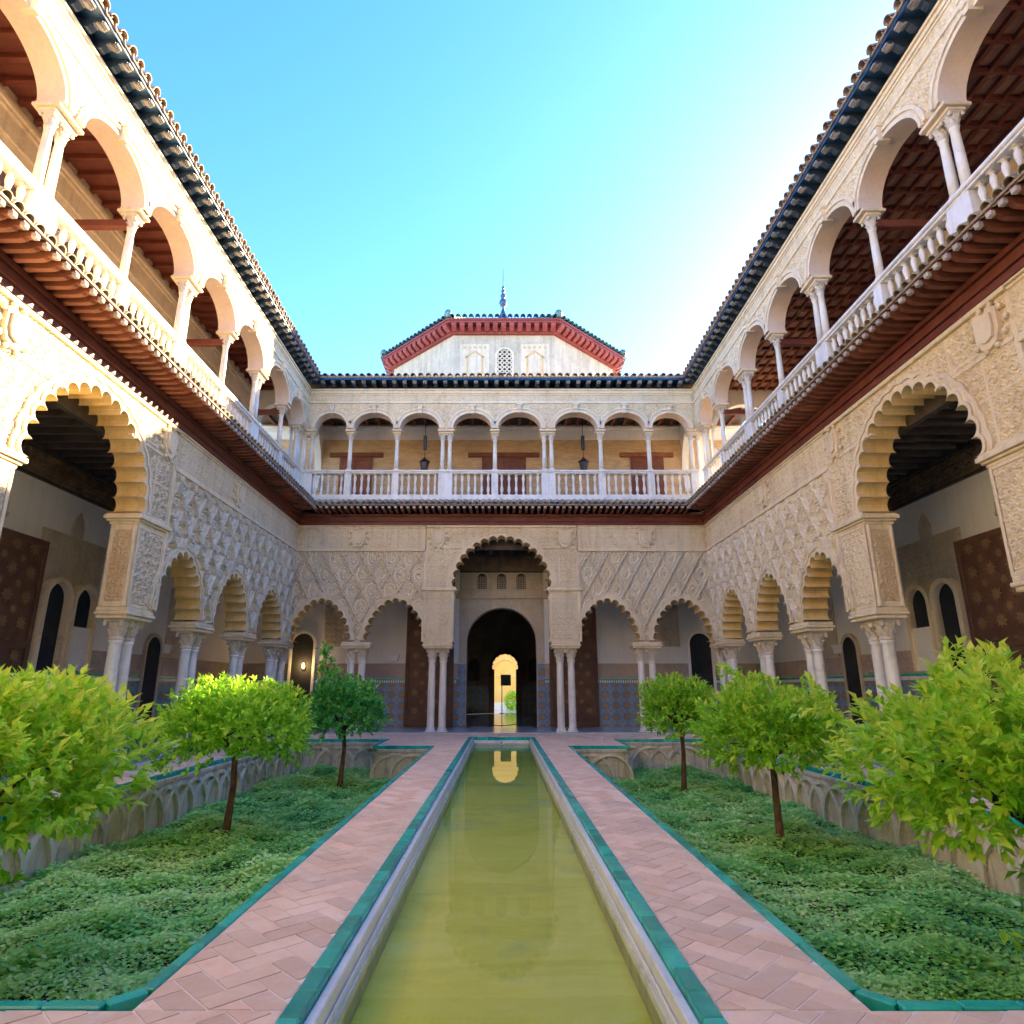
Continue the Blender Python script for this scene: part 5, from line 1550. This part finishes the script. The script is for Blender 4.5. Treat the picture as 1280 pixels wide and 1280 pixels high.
for key, sg in (('sunlit', -1), ('shaded', 1)):
    rw = thing('retaining_wall', 'low stucco wall of interlaced blind arches round the sunken bed by the %s arcade' % key, 'wall', (0, 0, 0), 0, 'walls of the sunken beds')
    seg = [((sg * BX1, YN), (sg * BX1, YF)), ((sg * BX1, YF), (sg * XJ, YF)), ((sg * XJ, YF), (sg * XJ, YJ)), ((sg * XJ, YJ), (sg * BX0, YJ)), ((sg * BX0, YJ), (sg * BX0, YN)), ((sg * BX0, YN), (sg * BX1, YN))]
    for p, q_ in seg:
        # the bed must lie on the local -y side
        if sg < 0: retaining(rw, p, q_, False)
        else: retaining(rw, q_, p, False)
    poly = [(sg * x, y_) for x, y_ in ((BX0, YN), (BX1, YN), (BX1, YF), (XJ, YF), (XJ, YJ), (BX0, YJ))]
    mb = MB(); mb.prism(poly, 'z', -1.5, ZS)
    struct('bed_soil', mb.mesh('bed_soil', 'soil'), 'dark soil of the sunken bed by the %s arcade' % key)
    # carpet of low plants: tens of thousands of small leaves
    N = 190000
    X = rng.uniform(BX0 + 0.02, BX1 - 0.02, N); Y = YN + (YF - YN) * rng.random(N) ** 1.45
    ok = ~((X < XJ + 0.03) & (Y > YJ - 0.03)); X, Y = X[ok], Y[ok]; N = len(X)
    hgt = 0.085 + 0.05 * np.sin(X * 5.1 + 1.3 * np.sin(Y * 3.3)) + 0.04 * np.sin(Y * 7.7 + X * 2) + 0.05 * np.sin(Y * 1.7 - X * 2.6)
    Z = ZS + np.clip(hgt, 0.02, 1) * rng.uniform(0.25, 1.25, N)
    big = 1 + 0.4 * ((np.sin(X * 3.1 + 1.7 * np.sin(Y * 2.2)) * np.sin(Y * 2.9 - X)) > 0.45) * (rng.random(N) < 0.5)
    Z = Z + 0.03 * (big > 1)
    ln = rng.uniform(0.026, 0.056, N) * big * (1 + 0.04 * (Y - YN)); wd = ln * rng.uniform(0.55, 0.8, N)
    az = rng.uniform(0, 2 * np.pi, N); tl = rng.uniform(-0.25, 0.45, N)
    dx = np.stack([np.cos(az) * np.cos(tl), np.sin(az) * np.cos(tl), np.sin(tl)], 1)
    sx = np.stack([-np.sin(az), np.cos(az), rng.uniform(-0.4, 0.4, N)], 1)
    P = np.stack([sg * X, Y, Z], 1)
    V = np.stack([P, P + dx * (ln * 0.55)[:, None] + sx * (wd / 2)[:, None], P + dx * ln[:, None], P + dx * (ln * 0.55)[:, None] - sx * (wd / 2)[:, None]], 1).reshape(-1, 3)
    F = np.arange(4 * N).reshape(-1, 4)
    bare = (np.sin(X * 4.3 + 2.1 * np.sin(Y * 1.7 + 3)) * np.sin(Y * 3.7 + 1.5 * np.sin(X * 2.3)) > 0.93)
    patch = 0.5 + 0.5 * np.sin(X * 1.9 + 2.0 * np.sin(Y * 0.9 + sg)) * np.sin(Y * 1.3 + X)
    tint = np.repeat(np.clip(0.22 + 0.55 * rng.random(N) + 0.42 * patch - 0.3 * bare, 0, 1), 4)
    struct('ground_cover', np_mesh('ground_cover', V, F, 'cover', False, tint), 'carpet of small green leaves filling the sunken bed by the %s arcade' % key, 'stuff')

# ------------------------------------------------------------------ orange trees
LEAF_T = [(0, 0, 0), (-0.5, 0.42, 0.10), (0.0, 0.5, 0.0), (0.5, 0.42, 0.10), (0, 1.0, -0.10)]
LEAF_F = [(0, 2, 1), (1, 2, 4), (0, 3, 2), (2, 3, 4)]
def frames(dirs, ups):
    y_ = dirs / np.linalg.norm(dirs, axis=1)[:, None]
    x_ = np.cross(y_, ups); x_ /= np.linalg.norm(x_, axis=1)[:, None] + 1e-9
    z_ = np.cross(x_, y_)
    return x_, y_, z_
def orange_tree(x, y, rx, rz, zc, nsprig, mat, label, leaf_len, singles=0, extra=(), tint_lo=0.2, zmin=-9.0, lumps=0.16, trunk_top=None):
    t_ = thing('orange_tree', label, 'tree', (x, y, ZS), 0, 'clipped orange trees in the sunken beds')
    base = Vector((0, 0, 0)); cz = zc - ZS
    lean = (random.uniform(-0.06, 0.06), random.uniform(-0.05, 0.05))
    tk = MB(); h1 = cz - rz * 0.35
    tk.tube([(0, 0, -0.12), (lean[0] * 0.3, lean[1] * .3, 0.25), (lean[0], lean[1], h1 * 0.6), (lean[0] * 0.6, 0, h1)], [0.085, 0.062, 0.05, 0.047], 9)
    br = []
    for i in range(9):
        a = 2 * math.pi * i / 9 + random.uniform(-.3, .3); u = random.uniform(0.1, 0.8)
        e1 = Vector((math.cos(a) * rx * 0.38, math.sin(a) * rx * 0.38, h1 + 0.12 + u * rz * 0.45)); e2 = Vector((math.cos(a + .3) * rx * 0.78, math.sin(a + .3) * rx * 0.78, h1 + 0.1 + u * rz * 0.95))
        tk.tube([(lean[0] * 0.6, 0, h1 - 0.08), tuple(e1), tuple(e2)], [0.03, 0.02, 0.008], 6)
    put('trunk', tk.mesh('trunk', 'bark', True), t_)
    # sprigs over and inside a lumpy ellipsoid
    n = nsprig
    u = rng.normal(size=(n, 3)); u /= np.linalg.norm(u, axis=1)[:, None]
    u[:, 2] = np.where(u[:, 2] < -0.55, -u[:, 2] * rng.random(n), u[:, 2])
    lump = 1 + lumps * (np.sin(3.1 * u[:, 0] + 4 * u[:, 2] + x) * np.cos(3.7 * u[:, 1] + y) + 0.5 * np.sin(7 * u[:, 0] - 5 * u[:, 1] + 3 * u[:, 2]))
    rad = np.clip(rng.beta(5, 1.6, n), 0.25, 1.0) * lump
    P = u * rad[:, None] * np.array([rx, rx, rz]) + np.array([0, 0, cz])
    D = u * np.array([1 / rx, 1 / rx, 1 / rz]); D /= np.linalg.norm(D, axis=1)[:, None]
    D = D + np.array([0, 0, 0.35]) + rng.normal(scale=0.35, size=(n, 3))
    for (ex, ey, ez, er, en) in extra:          # stray shoots and hanging boughs
        pe = rng.normal(size=(en, 3)) * np.array(er) * 0.45 + np.array([ex - x, ey - y, ez - ZS])
        de = np.array([[ex - x, ey - y, 0.2 if ez > zc else -0.6]]) * 0.4 + rng.normal(scale=0.5, size=(en, 3))
        P = np.concatenate([P, pe]); D = np.concatenate([D, de])
    n = len(P)
    st = rng.uniform(0.25, 0.75, n)
    top = np.clip((P[:, 2] - cz) / rz, -1, 1)
    allP, allD, allU, allT = [], [], [], []
    for k in range(9):
        f = k / 8
        ang = k * 2.4 + rng.uniform(0, 6.28, n)
        Dn = D / np.linalg.norm(D, axis=1)[:, None]
        x_, y_, z_ = frames(Dn, np.tile([0.13, 0.2, 1.0], (n, 1)))
        sp = 0.95 - 0.55 * f
        dd = Dn * math.cos(sp) + (x_ * np.cos(ang)[:, None] + z_ * np.sin(ang)[:, None]) * math.sin(sp)
        dd = dd + np.array([0, 0, -0.08]) + rng.normal(scale=0.15, size=(n, 3))
        allP.append(P + Dn * (leaf_len * 1.25 * f)); allD.append(dd)
        allU.append(Dn * 0.5 + np.array([0, 0, 1.0]) + rng.normal(scale=0.35, size=(n, 3)))
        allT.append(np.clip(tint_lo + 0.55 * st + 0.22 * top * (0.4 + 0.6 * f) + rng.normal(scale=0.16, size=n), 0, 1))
    P, D, U, TT = (np.concatenate(a) for a in (allP, allD, allU, allT))
    x_, y_, z_ = frames(D, U)
    ln = leaf_len * rng.uniform(0.65, 1.2, len(P)); wd = ln * rng.uniform(0.42, 0.54, len(P))
    order = np.arange(len(P))
    if singles:
        # the leaves nearest the camera become pieces of their own
        wp = P + np.array([x, y, ZS])
        depth = wp[:, 1] + 1e-3
        uu = wp[:, 0] / depth
        vis = np.where(np.abs(uu) < 0.80, np.linalg.norm(wp - np.array([0, 0, CAM_H]), axis=1), 99)
        order = np.argsort(vis)
        if singles:
            LM = bpy.data.meshes.get('leaf_piece_' + mat)
            variants = []
            for vi in range(6):
                mb = MB(); mb.add([(a * 0.48, b, c_ * (0.7 + 0.12 * vi)) for a, b, c_ in LEAF_T], LEAF_F)
                me = bpy.data.meshes.new('leaf'); me.from_pydata(mb.v, [], mb.f); me.materials.append(M[mat])
                at = me.attributes.new('tint', 'FLOAT', 'POINT'); at.data.foreach_set('value', [0.3 + 0.12 * vi] * 5)
                variants.append(me)
            cr_parent = None
    keep = order[singles:] if singles else order
    V = np.zeros((len(keep), 5, 3))
    for i, (a, b, c_) in enumerate(LEAF_T):
        V[:, i] = P[keep] + x_[keep] * (a * wd[keep])[:, None] + y_[keep] * (b * ln[keep])[:, None] + z_[keep] * (c_ * ln[keep])[:, None]
    F = (np.arange(len(keep))[:, None, None] * 5 + np.array(LEAF_F)[None]).reshape(-1, 3)
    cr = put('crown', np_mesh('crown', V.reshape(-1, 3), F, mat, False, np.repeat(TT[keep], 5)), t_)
    cr['kind'] = 'stuff'
    if singles:
        for i in order[:singles]:
            mtx = Matrix(((x_[i][0], y_[i][0], z_[i][0], P[i][0]), (x_[i][1], y_[i][1], z_[i][1], P[i][1]), (x_[i][2], y_[i][2], z_[i][2], P[i][2]), (0, 0, 0, 1)))
            vi = int(np.clip((TT[i] - 0.24) / 0.12, 0, 5))
            o = put('leaf', variants[vi], t_)
            o.matrix_local = mtx @ Matrix.Diagonal((ln[i], ln[i], ln[i], 1))
orange_tree(-4.45, 5.75, 1.30, 0.82, 0.76, 1650, 'leaf', 'large yellow-green orange tree filling the bed end at the cross walk, sunlit arcade side', 0.115, 300, [(-4.1, 5.2, 0.15, (0.4, 0.3, 0.2), 40)], 0.46)
orange_tree(4.30, 5.65, 1.30, 0.86, 0.80, 1650, 'leaf', 'large yellow-green orange tree with a drooping bough beside the shaded arcade', 0.115, 300, [(4.15, 5.05, 0.02, (0.4, 0.3, 0.22), 60), (3.15, 6.6, 1.35, (0.3, 0.2, 0.22), 14)], 0.46)
orange_tree(-4.45, 11.3, 1.24, 0.80, 0.80, 1600, 'leaf', 'round clipped orange tree halfway along the bed by the sunlit arcade', 0.105, 0, [], 0.30)
orange_tree(4.28, 10.8, 1.14, 0.82, 0.78, 1500, 'leaf', 'round clipped orange tree halfway along the bed by the shaded arcade', 0.105, 0, [(3.7, 10.6, 1.65, (0.2, 0.2, 0.25), 14)], 0.38)
orange_tree(-4.0, 17.0, 0.98, 0.90, 0.86, 1000, 'leaf_deep', 'deep green orange tree with a tall top shoot near the arched retaining wall', 0.12, 0, [(-4.45, 17.0, 1.95, (0.35, 0.3, 0.45), 40), (-4.55, 17.0, 2.35, (0.15, 0.15, 0.3), 14)], 0.28)
orange_tree(4.25, 16.1, 0.90, 0.84, 0.92, 900, 'leaf', 'small round orange tree in front of the arched retaining wall, shaded arcade side', 0.12, 0, [], 0.32)
bs_ = thing('shrub', 'small bright green shrub beside the yellow wall beyond the hall', 'shrub', (0.75, 46.9, 0.03))
orange = rng.normal(size=(700, 3)); orange /= np.linalg.norm(orange, axis=1)[:, None]
P = orange * np.array([0.55, 0.5, 0.6]) * rng.uniform(0.5, 1, (700, 1)) + np.array([0, 0, 0.62])
x_, y_, z_ = frames(orange + rng.normal(scale=0.5, size=(700, 3)), np.tile([0, 0.1, 1.0], (700, 1)))
V = np.zeros((700, 5, 3))
for i, (a, b, c_) in enumerate(LEAF_T): V[:, i] = P + x_ * a * 0.1 + y_ * b * 0.2 + z_ * c_ * 0.2
put('foliage', np_mesh('foliage', V.reshape(-1, 3), (np.arange(700)[:, None, None] * 5 + np.array(LEAF_F)[None]).reshape(-1, 3), 'leaf', False, np.repeat(rng.uniform(.4, .9, 700), 5)), bs_)
put('stem', MB().tube([(0, 0, -0.02), (0.02, 0, 0.6)], [0.03, 0.015], 6).mesh('stem', 'bark'), bs_)
